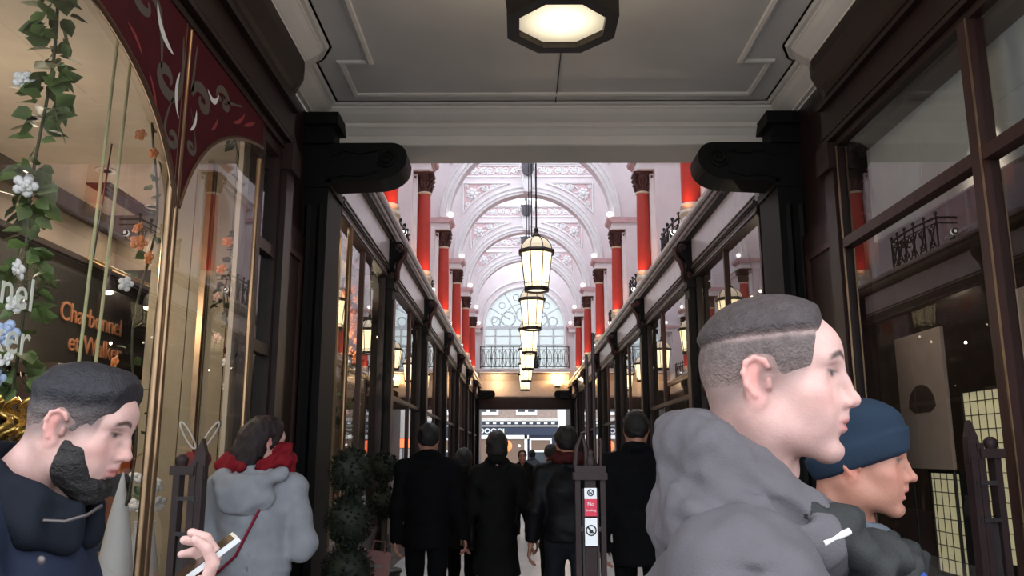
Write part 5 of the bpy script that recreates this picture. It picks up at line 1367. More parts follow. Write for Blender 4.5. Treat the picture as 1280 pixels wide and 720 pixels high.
def head_skull(s):
    s.ell((-.004, 0, .046), (.098, .076, .084), .01)
    s.ell((.030, 0, .056), (.066, .064, .062), .03)
    s.ell((-.035, 0, .02), (.064, .068, .07), .03)
def head_face(s, fem=0.0, mouth=0.0, nose=1.0, jaw=1.0):
    """head in its own frame: origin between the ear canals, x forward, z up"""
    s.ell((.040, 0, -.020), (.052, .060, .078), .03)
    for q in (-1, 1):
        s.cone((-.004, q * .054, -.040), (.022, q * .047, -.072), .017, .018 * jaw, .03)
        s.cone((.022, q * .047, -.072), (.078, q * .020, -.098), .019 * jaw, .018, .03)
        s.ell((.060, q * .048, -.016), (.026, .020, .018), .025)          # cheekbone
        s.ell((.062, q * .036, -.05), (.03, .022, .03), .03)              # cheek
    s.ell((.086, 0, -.098), (.0185, .021, .0165), .016)                    # chin
    s.ell((.080, 0, -.056), (.0275, .030, .030), .02)                      # muzzle
    s.ell((.086, 0, .045), (.018, .045, .03), .03)                         # forehead
    for q in (-1, 1):
        s.cone((.0955, q * .010, .036), (.0795, q * .046, .0385), .0075 - .003 * fem, .007 - .002 * fem, .014)   # brow
        s.ell((.1000, q * .034, .0165), (.0165, .0180, .0120), .012, 's')  # socket
        s.ell((.0775, q * .0325, .0165), (.0142, .0165, .0128), .006)       # lids over the eyeball
        s.cone((.084, q * .018, .005), (.075, q * .047, .004), .005, .005, .012)
    for q in (-1, 1): s.cone((.083, q * .010, .026), (.090, q * .015, -.022), .010, .012, .022)
    s.cone((.0960, 0, .032), (.108, 0, .004), .0085, .0095, .012)          # nose
    s.cone((.108, 0, .004), (.1185 + .006 * (nose - 1), 0, -.020), .0095, .0105, .008)
    s.ell((.1195 + .010 * (nose - 1), 0, -.0225), (.0115, .0115, .0100), .008)
    for q in (-1, 1): s.ell((.1085, q * .0125, -.0275), (.0105, .0070, .0078), .006)
    for q in (-1, 1): s.ell((.1005, q * .0125, -.019), (.009, .008, .010), .006)
    s.cone((.106, 0, -.034), (.107, 0, -.046), .0065, .007, .010)
    for q in (-1, 1): s.ell((.1125, q * .0068, -.0345), (.006, .0035, .004), .003, 's')
    s.ell((.1010, 0, -.0525), (.0115, .0250, .0058), .006)                 # lips
    s.ell((.0995, 0, -.0665 - mouth * .006), (.0115, .0220, .0066), .006)
    for q in (-1, 1): s.cone((.1125, 0, -.0595 - mouth * .003), (.094, q * .025, -.0605), .0018 + mouth * .004, .0016, .003, 's')
    s.ell((.1085, 0, -.0805), (.010, .024, .006), .010, 's')                # fold under the lip
    for q in (-1, 1):                                                      # ears
        R = rotm(-q * .35, .12, 0)
        s.ell((-.012, q * .0765, .004), (.0185, .0075, .031), .006, rot=R)
        s.ell((-.004, q * .0850, .003), (.0105, .0062, .0175), .004, 's', rot=R)
        hx = [(.006, .022), (.000, .031), (-.014, .035), (-.026, .028), (-.0295, .012), (-.025, -.006), (-.014, -.020)]
        s.chain([(x, q * (.0835 - .25 * (x + .012)), z) for x, z in hx], .0042, .004)
        s.cone((.006, q * .0765, .003), (.006, q * .076, -.008), .0055, .005, .004)
        s.ell((-.006, q * .0765, -.026), (.0085, .0045, .0090), .005)
def head_neck(s, r=.058, base=(-.055, 0, -.20)):
    s.cone((-.026, 0, -.035), base, r, r * 1.05, .035)
    for q in (-1, 1): s.cone((-.02, q * .058, -.045), (base[0] + .075, q * .018, base[2] + .015), .014, .012, .03)
    s.ell((.022, 0, -.130), (.016, .012, .018), .02)
def eyes_mesh(o, R, sc=1.0, look=0.0, n=14):
    b = MB()
    for q in (-1, 1):
        c = R @ (np.array((.0788, q * .0325, .0162)) * sc) + o; b.ball(c, .0122 * sc, n, 10)
        d = R @ np.array((math.cos(look), 0, -math.sin(look)))
    return b
def hair_field(s, o, R, sc, tf):
    """raise the skull by tf(x, y, z) metres (head frame); negative means no hair there"""
    s.frame(o, R, sc); head_skull(s)
    x, y, z = s.local(o, R, sc); s.F = s.F - tf(x, y, z) * sc; return s

def hand(s, wrist, R, side, curl=(.5, .55, .6, .65), thumb=.3, spread=.05, sc=1.0):
    """hand in its own frame: x along the fingers, y across towards the thumb side (side=+1), z out of the back of the hand"""
    s.frame(wrist, R, sc)
    s.cone((-.05, 0, 0), (.0, 0, 0), .026, .024, .015)
    s.ell((.045, 0, 0), (.05, .040, .0145), .012); s.ell((.075, 0, .002), (.022, .040, .013), .012); s.ell((.03, side * .022, -.008), (.032, .018, .015), .012)
    L = [(.043, .026, .022), (.048, .030, .023), (.044, .028, .022), (.034, .021, .019)]
    for i in range(4):
        y = side * (.030 - .0195 * i); p = np.array((.088 - (.004, 0, .004, .012)[i], y, .002)); a = 0; c = curl[i]; pts = [p]
        for j, l in enumerate(L[i]):
            a += c * (1.0, 1.25, .8)[j]; p = p + l * np.array((math.cos(a), side * spread * (1.2 - i), -math.sin(a))); pts.append(p)
        s.chain(pts, [.0102, .0096, .0088, .0074] if i < 3 else [.009, .0084, .0077, .0066], .004)
    p = np.array((.018, side * .030, -.006)); d = np.array((.75, side * .55, -.35 - thumb)); d /= np.linalg.norm(d); p1 = p + d * .042
    d2 = np.array((.95, side * (.25 - thumb * .6), -.25 - thumb)); d2 /= np.linalg.norm(d2); p2 = p1 + d2 * .030; p3 = p2 + d2 * .022
    s.chain([p, p1, p2, p3], [.0135, .0108, .0098, .0078], .006)
mat('skin', (1, 1, 1), .48, attr=True, var=.06, vscale=35, bump=.12, bscale=260, sub=.12, spec=.35)
mat('hair', (1, 1, 1), .55, attr=True, var=.25, vscale=90, bump=.5, bscale=220, spec=.3)
mat('eye_white', (.75, .72, .70), .2)
mat('eye_dark', (.03, .018, .012), .15)
# ================================================================ people
def person(label, group=None):
    t = thing('person', label, 'person')
    if group: t['group'] = group
    return t
def flat(col):
    return lambda V: np.tile(np.array(col, float), (len(V), 1))
for n_, c_, r_ in (('cloth_grey', (.100, .090, .098), .55), ('cloth_collar', (.030, .030, .030), .5), ('cloth_navy', (.022, .028, .052), .75), ('cloth_navy_dark', (.010, .012, .018), .8),
                   ('cloth_beanie', (.017, .028, .047), .85), ('cloth_coat_blue', (.024, .030, .050), .8), ('cloth_scarf_grey', (.09, .10, .12), .85), ('cloth_light_grey', (.24, .245, .27), .85),
                   ('cloth_red', (.17, .008, .014), .8), ('leather_burgundy', (.19, .012, .030), .4), ('leather_red', (.34, .015, .025), .4), ('cloth_black', (.0032, .0032, .004), .9), ('cloth_charcoal', (.007, .007, .0065), .85),
                   ('leather_black', (.005, .005, .006), .5), ('cloth_maroon', (.055, .010, .010), .85), ('denim_dark', (.010, .011, .016), .8), ('shoe_black', (.01, .01, .01), .45), ('cloth_blue', (.04, .07, .28), .7)):
    mat(n_, c_, r_, var=.10, vscale=14, bump=.25 if 'cloth' in n_ else .12, bscale=420 if 'cloth' in n_ else 200, spec=.12, sheen=0)
def legs(s, hip=.92, st=.16, r=1.0, k=.03):
    """striding trousers; returns foot points"""
    J = {}
    for q, f in ((1, 1), (-1, -1)):
        h = (0, q * .09, hip); kn = (f * st * .55 + .03, q * .095, .50); an = (f * st - (.05 if f < 0 else -.02), q * .09, .10 if f > 0 else .13)
        s.chain([h, kn, an], [.092 * r, .066 * r, .05 * r], k); J[q] = an
    s.ell((-.01, 0, hip + .02), (.125 * r, .165 * r, .13), .04); return J
def shoes_mesh(o, R, J, sc):
    parts = []
    for q in (1, -1):
        a = J[q]; c = R @ (np.array(a) * sc) + o
        s = Sdf(c - .24, c + .24, .012); s.frame(o, R, sc)
        s.cone((a[0] - .03, a[1], a[2] - .03), (a[0] - .03, a[1], a[2] + .03), .042, .045, .02)
        s.ell((a[0] + .06, a[1], a[2] - .06), (.135, .046, .042), .03); s.below(0.0 if a[2] < .12 else a[2] * sc - .12, .004); parts.append(s.mesh())
    return [to_mesh('shoe', [p_]) for p_ in parts]
def add(t, name, me, m):
    return obj(name, me, m, t)

# ---------------------------------------------------------------- walkers seen from behind
def walker(label, pos, yaw, H, top, leg, hem=.80, st=.16, hair='short', head_yaw=0.0, head_pitch=0.05, arms=None, hairc=(.012, .010, .010), scarf=None, bag=None, bulk=1.0, h=.014, flare=0.0, group=None, skin='tan'):
    t = person(label, group); sc = H / 1.75; o = np.array((pos[0], pos[1], 0), np.float32); R = rotm(yaw)
    fem = hair in ('long', 'bob')
    arms = arms or {1: ((-.03, .045, -.29), (.02, .05, -.54)), -1: ((-.03, -.045, -.29), (.02, -.05, -.54))}
    B = .62
    # trousers
    s = Sdf(o + (-B, -B, 0), o + (B, B, 1.25 * sc), h * 1.1).frame(o, R, sc); J = legs(s, st=st); s.wrinkle(.006, 34, 3); add(t, 'trousers', to_mesh('trousers', [s.mesh()]), leg)
    [add(t, 'shoe', m_, 'shoe_black') for m_ in shoes_mesh(o, R, J, sc)]
    # jacket or coat
    s = Sdf(o + (-B, -B, (hem - .1) * sc), o + (B, B, 1.62 * sc), h).frame(o, R, sc)
    w = .150 * bulk if fem else .165 * bulk
    s.econe((-.01, 0, hem - .05), (-.01, 0, 1.06), (.135 * bulk + flare, w + flare), (.125 * bulk, w * .95), .03)
    s.econe((-.01, 0, 1.0), (-.015, 0, 1.28), (.125 * bulk, w * .95), (.135 * bulk, w * 1.06), .04)
    s.ell((-.015, 0, 1.30), (.135 * bulk, w * 1.05, .16), .05)
    wr = {}
    for q in (1, -1):
        sh = np.array((-.015, q * (w + .005), 1.405)); e = sh + arms[q][0]; wpt = sh + arms[q][1]
        s.cone((-.02, q * .06, 1.455), tuple(sh), .062, .064 * bulk, .05)
        s.chain([sh, e, wpt], [.062 * bulk, .052 * bulk, .042 * bulk], .03); wr[q] = (e, wpt)
    s.chain([(.04, -.06, 1.475), (-.03, -.068, 1.505), (-.075, -.03, 1.52), (-.075, .03, 1.52), (-.03, .068, 1.505), (.04, .06, 1.475)], .030, .03)
    s.below(hem * sc, .012); s.wrinkle(.008, 22, int(H * 100)); add(t, 'coat' if hem < .7 else 'jacket', to_mesh('jacket', [s.mesh()]), top)
    # body: head, neck and hands
    ho = R @ (np.array((.025, 0, 1.625)) * sc) + o; Rh = rotm(yaw + head_yaw, head_pitch)
    s = Sdf(ho - (.17, .17, .27), ho + (.17, .17, .17), .0085).frame(ho, Rh, sc); head_skull(s); head_face(s, 1.0 if fem else 0); head_neck(s, .045 if fem else .047, (-.026, 0, -.165))
    s.frame(o, R, sc).cone((-.015, 0, 1.5), (0, 0, 1.38), .048, .06, .03)
    parts = [s.mesh()]
    for q in (1, -1):
        e, wp = wr[q]; d = (wp - e) / np.linalg.norm(wp - e); x = R @ d; n = R @ np.array((.1, q * 1.0, 0)); n = n - x * (n @ x); n /= np.linalg.norm(n); y = np.cross(n, x)
        Rw = np.stack([x, y, n], 1).astype(np.float32); c = R @ ((wp) * sc) + o
        hs = Sdf(c - .2, c + .2, .0065); th = 1 if (R @ np.array((1, 0, 0))) @ y > 0 else -1; hand(hs, c, Rw, th, (.35, .4, .45, .5), .1, .03, sc * .95); parts.append(hs.mesh())
    parts = bridge([under_body(o, R, sc, {q: (np.array((-.015, q * (w + .0), 1.40)), *wr[q]) for q in wr}, J)] + parts)
    me = to_mesh('body', parts, lambda V: skin_color(V, ho, Rh, sc, SKIN[skin])); add(t, 'body', me, 'skin')
    # hair
    s = Sdf(ho - (.2, .2, .33), ho + (.2, .2, .2), .0085)
    if hair == 'short':
        tf = lambda x, y, z: -.006 + .020 * sst(z - .9 * x, -.12, -.06) * (1 - sst(-z, .02, .04) * sst(x, -.035, -.02)) * (1 - sst(x, .062, .09)) * sst(z, -.125, -.09)
        hair_field(s, ho, Rh, sc, tf)
    else:
        hair_field(s, ho, Rh, sc, lambda x, y, z: -.008 + .024 * (1 - sst(x - .35 * z, .03, .065)))
        if hair == 'long':
            s.frame(ho, Rh, sc).ell((-.055, 0, -.06), (.065, .085, .15), .04); s.ell((-.07, 0, -.14), (.05, .075, .10), .03)
        else:
            s.frame(ho, Rh, sc).ell((-.045, 0, -.03), (.072, .092, .11), .04)
    s.wrinkle(.005, 80, 5, (1, 1, .3)); add(t, 'hair', to_mesh('hair', [s.mesh()], flat(hairc)), 'hair')
    if scarf:
        s = Sdf(o + (-.35, -.35, 1.2), o + (.35, .35, 1.75), .011).frame(o, R, sc)
        s.chain([(.10, 0, 1.47), (.05, -.10, 1.49), (-.06, -.08, 1.52), (-.085, 0, 1.525), (-.06, .08, 1.52), (.05, .10, 1.49), (.10, 0, 1.47)], .045, .02); s.wrinkle(.01, 40, 9); add(t, 'scarf', to_mesh('scarf', [s.mesh()]), scarf)
    if bag:
        bo, bs, bm = bag
        s = Sdf(o + (-.5, -.5, .3), o + (.5, .5, 1.6), .014).frame(o, R, sc); c = np.array(bo); s.ell(c, bs, .02); me = to_mesh('shoulder_bag', [s.mesh()])
        add(t, 'shoulder_bag', me, bm)
        b = MB(); b.tube([R @ (np.array(p) * sc) + o for p in ((c[0], c[1] * .9, c[2] + bs[2]), (-.08, c[1] * .7, 1.15), (-.125, 0, 1.33), (-.075, -c[1] * .5, 1.47), (.0, -c[1] * .55, 1.49))], .009, 5); b.build('bag_strap', bm, t)
    return t
A0_ = {1: ((-.04, .04, -.29), (.0, .05, -.54)), -1: ((.02, -.05, -.29), (.10, -.10, -.53))}
walker('person in a black jacket and trousers walking away on the left, seen from behind', (-1.05, 7.0), PI / 2, 1.79, 'cloth_black', 'cloth_black', .80, .13, arms=A0_, bulk=1.12)
walker('person with dark bobbed hair walking away in a long dark calf-length coat', (-.49, 7.35), PI / 2 + .05, 1.735, 'cloth_charcoal', 'cloth_black', .56, .14, 'bob', hairc=(.016, .011, .010), arms={1: ((-.03, .05, -.28), (.0, .09, -.52)), -1: ((-.02, -.08, -.28), (.03, -.16, -.53))}, flare=.045, bulk=1.1, bag=((-.02, .22, .88), (.09, .05, .12), 'leather_black'))
walker('person in a black leather jacket and maroon scarf walking just behind the middle gate post', (.07, 6.55), PI / 2 + .1, 1.755, 'leather_black', 'denim_dark', .90, .15, arms={1: ((-.05, .06, -.28), (.02, .09, -.53)), -1: ((.03, -.07, -.28), (.1, -.09, -.5))}, scarf='cloth_maroon', bulk=1.15)
walker('tall person in a black coat walking away right of the middle gate post', (.56, 6.2), PI / 2 - .05, 1.85, 'cloth_black', 'cloth_black', .74, .12, bulk=1.12)
walker('person in black with hair tied back walking between the black jacket and the long coat', (-.86, 8.6), PI / 2, 1.60, 'cloth_charcoal', 'cloth_black', .7, .12, 'bob', h=.018)
walker('person in dark clothes far down the arcade, left of the leather jacket', (.10, 10.3), PI / 2, 1.66, 'cloth_black', 'cloth_black', .8, .14, h=.02)
walker('person in dark clothes coming in from the far street end', (-.22, 16.5), -PI / 2, 1.62, 'cloth_charcoal', 'denim_dark', .75, .16, h=.022)
walker('small person in a grey coat at the far end of the arcade', (.10, 24.0), PI / 2, 1.66, 'cloth_scarf_grey', 'cloth_black', .6, .16, 'bob', h=.025)
walker('person in dark clothes beside the right arcade window, mostly behind the grey jacket', (1.28, 8.6), PI / 2 + .2, 1.74, 'cloth_black', 'cloth_black', .8, .12, h=.018)

# ---------------------------------------------------------------- woman in the light grey hooded coat
def hooded():
    t = person('person in a light grey hooded coat and red scarf facing the left shop window'); H = 1.72; sc = H / 1.75
    o = np.array((-1.66, 4.42, 0), np.float32); R = rotm(PI / 2 + .08)
    s = Sdf(o + (-.5, -.5, 0), o + (.5, .5, 1.1), .014).frame(o, R, sc); J = legs(s, st=.03); add(t, 'trousers', to_mesh('trousers', [s.mesh()]), 'cloth_black'); [add(t, 'shoe', m_, 'shoe_black') for m_ in shoes_mesh(o, R, J, sc)]
    s = Sdf(o + (-.55, -.55, .5), o + (.55, .55, 1.62), .0095).frame(o, R, sc)
    s.econe((-.01, 0, .52), (-.01, 0, 1.05), (.185, .225), (.140, .185), .03); s.econe((-.01, 0, 1.0), (-.015, 0, 1.28), (.14, .185), (.14, .195), .04); s.ell((-.015, 0, 1.30), (.14, .195, .16), .05)
    # local y to the left; her right arm (y<0) is bent with the elbow out
    for q, e, w in ((1, (.0, .245, 1.12), (.13, .19, .95)), (-1, (-.03, -.255, 1.11), (.17, -.16, 1.10))):
        s.cone((-.02, q * .06, 1.455), (-.015, q * .185, 1.40), .066, .078, .05); s.chain([(-.015, q * .19, 1.395), e, w], [.078, .068, .052], .03)
    s.chain([(.04, -.07, 1.47), (-.06, -.06, 1.49), (-.06, .06, 1.49), (.04, .07, 1.47)], .035, .03)
    s.below(.56, .012); s.wrinkle(.009, 24, 12)
    s.chain([(-.16, -.03, 1.30), (-.155, .0, .95), (-.185, .01, .6)], .005, .008, 's')
    add(t, 'coat', to_mesh('coat', [s.mesh()]), 'cloth_light_grey')
    # hood lying open on the back
    s = Sdf(o + (-.4, -.4, 1.1), o + (.4, .4, 1.62), .009).frame(o, R, sc)
    s.ell((-.135, .03, 1.375), (.075, .150, .115), .02); s.ell((-.12, .03, 1.46), (.055, .100, .075), .015, 's')
    s.chain([(.02, -.115, 1.485), (-.09, -.14, 1.475), (-.165, -.06, 1.44), (-.175, .06, 1.43), (-.10, .16, 1.46), (.02, .12, 1.485)], [.03, .034, .03, .03, .034, .03], .025)
    s.wrinkle(.008, 40, 4); add(t, 'hood', to_mesh('hood', [s.mesh()]), 'cloth_light_grey')
    ho = R @ (np.array((.035, -.01, 1.635)) * sc) + o; Rh = rotm(PI / 2 - .75, .22)
    s = Sdf(ho - (.17, .17, .26), ho + (.17, .17, .17), .007).frame(ho, Rh, sc); head_skull(s); head_face(s, 1.0); head_neck(s, .05, (-.04, 0, -.17)); parts = [s.mesh()]
    for wp, e, q in (((.17, -.16, 1.10), (-.03, -.275, 1.11), -1), ((.13, .19, .95), (.0, .245, 1.12), 1)):
        wp = np.array(wp); e = np.array(e); d = (wp - e) / np.linalg.norm(wp - e); x = R @ d; n = R @ np.array((0, q, .3)); n = n - x * (n @ x); n /= np.linalg.norm(n); y = np.cross(n, x); c = R @ (wp * sc) + o
        hs = Sdf(c - .2, c + .2, .0065); hand(hs, c, np.stack([x, y, n], 1).astype(np.float32), 1, (.5,) * 4, .1, .03, sc * .9); parts.append(hs.mesh())
    parts = bridge([under_body(o, R, sc, {1: ((-.015, .18, 1.39), (.0, .245, 1.12), (.13, .19, .95)), -1: ((-.015, -.18, 1.39), (-.03, -.265, 1.11), (.17, -.16, 1.10))}, J)] + parts)
    add(t, 'body', to_mesh('body', parts, lambda V: skin_color(V, ho, Rh, sc, SKIN['fair'])), 'skin')
    s = Sdf(ho - (.22, .22, .3), ho + (.2, .2, .2), .0075); hair_field(s, ho, Rh, sc, lambda x, y, z: -.008 + .026 * (1 - sst(x - .3 * z, .028, .06)) * (1 - .9 * np.exp(-((x + .01) / .02) ** 2 - ((np.abs(y) - .08) / .02) ** 2 - (z / .03) ** 2)))
    s.frame(ho, Rh, sc).ell((-.06, .01, -.05), (.085, .098, .13), .04); s.ell((-.075, .035, -.13), (.07, .095, .09), .03); s.wrinkle(.006, 90, 6, (1, 1, .25))
    add(t, 'hair', to_mesh('hair', [s.mesh()], flat((.014, .007, .008))), 'hair')
    s = Sdf(o + (-.4, -.4, 1.3), o + (.4, .4, 1.72), .008).frame(o, R, sc)
    s.chain([(.12, 0, 1.53), (.06, -.12, 1.555), (-.04, -.125, 1.535), (-.085, -.04, 1.50), (-.075, .06, 1.50), (-.02, .13, 1.52), (.08, .11, 1.53), (.12, 0, 1.53)], [.055, .062, .055, .03, .035, .05, .05, .055], .02)
    s.chain([(.10, -.10, 1.60), (.02, -.135, 1.585), (-.02, -.16, 1.50)], [.03, .04, .03], .03); s.ell((-.02, .165, 1.50), (.06, .05, .06), .03)
    s.wrinkle(.016, 46, 8); add(t, 'scarf', to_mesh('scarf', [s.mesh()]), 'cloth_red')
    b = MB(); b.tube([R @ (np.array(p) * sc) + o for p in ((.04, -.14, 1.505), (-.06, -.13, 1.49), (-.150, -.09, 1.38), (-.168, -.03, 1.25), (-.163, .05, 1.08), (-.12, .16, .98), (.0, .225, .95))], .0105, 6, flat=.6); b.build('bag_strap', 'leather_burgundy', t)
    s = Sdf(o + (-.5, -.5, .7), o + (.5, .5, 1.1), .010).frame(o, R, sc); s.ell((-.05, .275, .90), (.13, .055, .10), .02); s.econe((-.05, .275, .82), (-.05, .275, .95), (.125, .05), (.11, .045), .02); bg = add(t, 'handbag', to_mesh('handbag', [s.mesh()]), 'leather_red')
    b = MB(); c = R @ (np.array((-.11, .33, .95)) * sc) + o; b.tube([c + (.03 * math.cos(a), 0, .03 * math.sin(a)) for a in [2 * PI * k / 14 for k in range(14)]], .006, 5, closed=True); b.build('bag_ring', 'brass', bg)
hooded()
# ---------------------------------------------------------------- three people passing close to the entrance
def head_at(o, R, sc, h, col, neck=(.058, (-.055, 0, -.20)), **kw):
    s = Sdf(o - (.17, .17, .30), o + (.17, .17, .17), h).frame(o, R, sc); head_skull(s); head_face(s, **kw); head_neck(s, *neck); return s
def lower_body(t, o, R, sc, m='denim_dark', st=.2):
    s = Sdf(o + (-.6, -.6, 0), o + (.6, .6, 1.15), .016).frame(o, R, sc); J = legs(s, st=st); s.wrinkle(.006, 34, 3); add(t, 'trousers', to_mesh('trousers', [s.mesh()]), m); [add(t, 'shoe', m_, 'shoe_black') for m_ in shoes_mesh(o, R, J, sc)]; return J
def loose_hand(wp, e, o, R, sc, q, curl=(.4, .45, .5, .5), h=.005):
    wp = np.array(wp); e = np.array(e); d = (wp - e) / np.linalg.norm(wp - e); x = R @ d; n = R @ np.array((.1, q, 0)); n = n - x * (n @ x); n /= np.linalg.norm(n); y = np.cross(n, x); c = R @ (wp * sc) + o
    hs = Sdf(c - .2, c + .2, h); hand(hs, c, np.stack([x, y, n], 1).astype(np.float32), 1 if (R @ np.array((1, 0, 0))) @ y > 0 else -1, curl, .1, .03, sc); return hs.mesh()

def grey_jacket():
    t = person('person with cropped hair in a grey hooded puffer jacket, striding past'); sc = .985
    ho = np.array((.082, 1.30, 1.655), np.float32); Rh = rotm(math.radians(-22), .03)
    o = np.array((.03, 1.305, 0), np.float32); R = rotm(math.radians(-8))
    J = lower_body(t, o, R, sc)
    fade = lambda x, ay, z: .72 * sst(z - .62 * x, -.055, .012) * (1 - sst(x, .052 + .12 * z, .066 + .12 * z)) * sst(z, -.085, -.02) * (1 - sst(ay, .079, .084))
    s = head_at(ho, Rh, sc, .0026, None, (.060, (-.050, 0, -.19)), jaw=1.05)
    parts = [s.mesh()]
    for q in (1, -1): parts.append(loose_hand((.05, q * .28, .84), (-.05, q * .29, 1.10), o, R, sc, q))
    parts = bridge([under_body(o, R, sc, {q: ((-.025, q * .20, 1.39), (-.06, q * .285, 1.10), (.05, q * .28, .84)) for q in (1, -1)}, J)] + parts)
    add(t, 'body', to_mesh('body', parts, lambda V: skin_color(V, ho, Rh, sc, SKIN['fair'], stubble=.30, fade=fade)), 'skin')
    # cropped hair, clipped closer on the sides, with a shaved parting line
    s = Sdf(ho - (.15, .15, .13), ho + (.15, .15, .17), .0026)
    front = lambda x, z: 1 - sst(x, .062 + .10 * z, .076 + .10 * z)
    low = lambda x, y, z: np.maximum(sst(z - .62 * x, -.075, -.02), sst(z, -.075, -.05) * (1 - sst(x, -.045, -.030)))
    tf = lambda x, y, z: -.003 + (.0105 * sst(z - .10 * x, .064, .088) + .0058 * low(x, y, z)) * front(x, z) * (1 - .35 * np.exp(-((z - .10 * x - .069) / .004) ** 2)) * (1 - np.exp(-((x + .006) / .026) ** 4 - ((z - .006) / .038) ** 4) * sst(np.abs(y), .06, .066))
    hair_field(s, ho, Rh, sc, tf)
    def hc(V):
        x, y, z = ((V - ho) @ Rh / sc).T; m = sst(z - .10 * x, .060, .085)[:, None]; k = sst(z, -.07, .045)[:, None]; ln = np.exp(-((z - .10 * x - .069) / .0045) ** 2)[:, None] * sst(x, -.09, -.03)[:, None]
        c = (1 - k) * np.array((.40, .26, .225)) + k * np.array((.120, .088, .082)); c = (1 - m) * c + m * np.array((.055, .041, .041)); return c * (1 - .8 * ln) + np.array((.36, .25, .23)) * .8 * ln
    add(t, 'hair', to_mesh('hair', [s.mesh()], hc), 'hair')
    # puffer jacket
    s = Sdf(o + (-.42, -.45, .72), o + (.42, .45, 1.62), .0078).frame(o, R, sc)
    s.econe((-.02, 0, .74), (-.02, 0, 1.27), (.165, .205), (.165, .215), .03); s.ell((-.015, 0, 1.28), (.165, .215, .18), .05)
    for q in (1, -1):
        s.cone((-.03, q * .07, 1.445), (-.025, q * .19, 1.405), .082, .100, .05)
        s.chain([(-.025, q * .215, 1.385), (-.06, q * .285, 1.10), (.05, q * .28, .86)], [.100, .088, .066], .04)
    s.wrinkle(.006, 20, 31); s.wrinkle(.003, 70, 33, (1, 1, .4))
    for pts in ([(-.165, -.255, 1.430), (-.10, -.287, 1.452), (-.04, -.290, 1.458)], [(-.14, -.280, 1.425), (-.06, -.297, 1.440), (.0, -.290, 1.432)], [(-.05, -.297, 1.412), (.03, -.27, 1.42)], [(-.15, -.30, 1.20), (-.05, -.365, 1.19), (.04, -.30, 1.215)], [(.0, -.30, 1.285), (.05, -.27, 1.25)]):
        s.chain(pts, [.004] + [.0085] * (len(pts) - 2) + [.004], .012, 's')
    s.below(.78, .02); add(t, 'jacket', to_mesh('jacket', [s.mesh()]), 'cloth_grey')
    # hood bunched round the neck
    s = Sdf(o + (-.34, -.32, 1.28), o + (.32, .32, 1.72), .0062).frame(o, R, sc)
    s.chain([(.115, -.095, 1.445), (.070, -.125, 1.475), (.0, -.135, 1.520), (-.050, -.112, 1.560), (-.072, -.05, 1.585), (-.075, .05, 1.585), (-.050, .112, 1.560), (.0, .135, 1.520), (.070, .125, 1.475), (.115, .095, 1.445)], [.026, .036, .042, .044, .044, .044, .044, .042, .036, .026], .05)
    s.ell((-.060, 0, 1.475), (.085, .172, .070), .06); s.ell((.005, -.135, 1.468), (.125, .075, .045), .05, rot=rotm(0, .22)); s.ell((.005, .135, 1.468), (.125, .075, .045), .05, rot=rotm(0, .22))
    s.wrinkle(.0055, 26, 5); s.wrinkle(.0045, 62, 8, (.35, 1, 1)); s.wrinkle(.0022, 120, 18)
    for pts in ([(-.130, -.09, 1.565), (-.08, -.170, 1.530), (-.03, -.205, 1.495), (.02, -.215, 1.478)], [(-.02, -.180, 1.540), (.05, -.185, 1.490), (.09, -.17, 1.465)], [(-.145, -.13, 1.50), (-.09, -.19, 1.48)]): s.chain(pts, [.002] + [.004] * (len(pts) - 2) + [.002], .022, 's')
    s.ell((.03, 0, 1.60), (.080, .078, .15), .02, 's')
    hd = add(t, 'hood', to_mesh('hood', [s.mesh()]), 'cloth_grey')
    s = Sdf(o + (-.05, -.26, 1.3), o + (.3, .24, 1.60), .0065).frame(o, R, sc)
    s.chain([(.045, -.135, 1.520), (.095, -.160, 1.475), (.145, -.135, 1.430), (.178, -.06, 1.405), (.182, 0, 1.400), (.178, .06, 1.405), (.145, .135, 1.43), (.095, .16, 1.475)], [.012, .026, .038, .044, .042, .044, .038, .026], .02); s.ell((.165, -.10, 1.365), (.045, .06, .045), .03)
    s.wrinkle(.020, 70, 3); add(t, 'collar', to_mesh('collar', [s.mesh()]), 'cloth_collar')
    b = MB(); p0 = R @ (np.array((.075, -.205, 1.462)) * sc) + o; p1 = R @ (np.array((.112, -.190, 1.476)) * sc) + o; b.tube([p0, p1], .0045, 8); b.build('toggle', 'petal_white', hd)
grey_jacket()

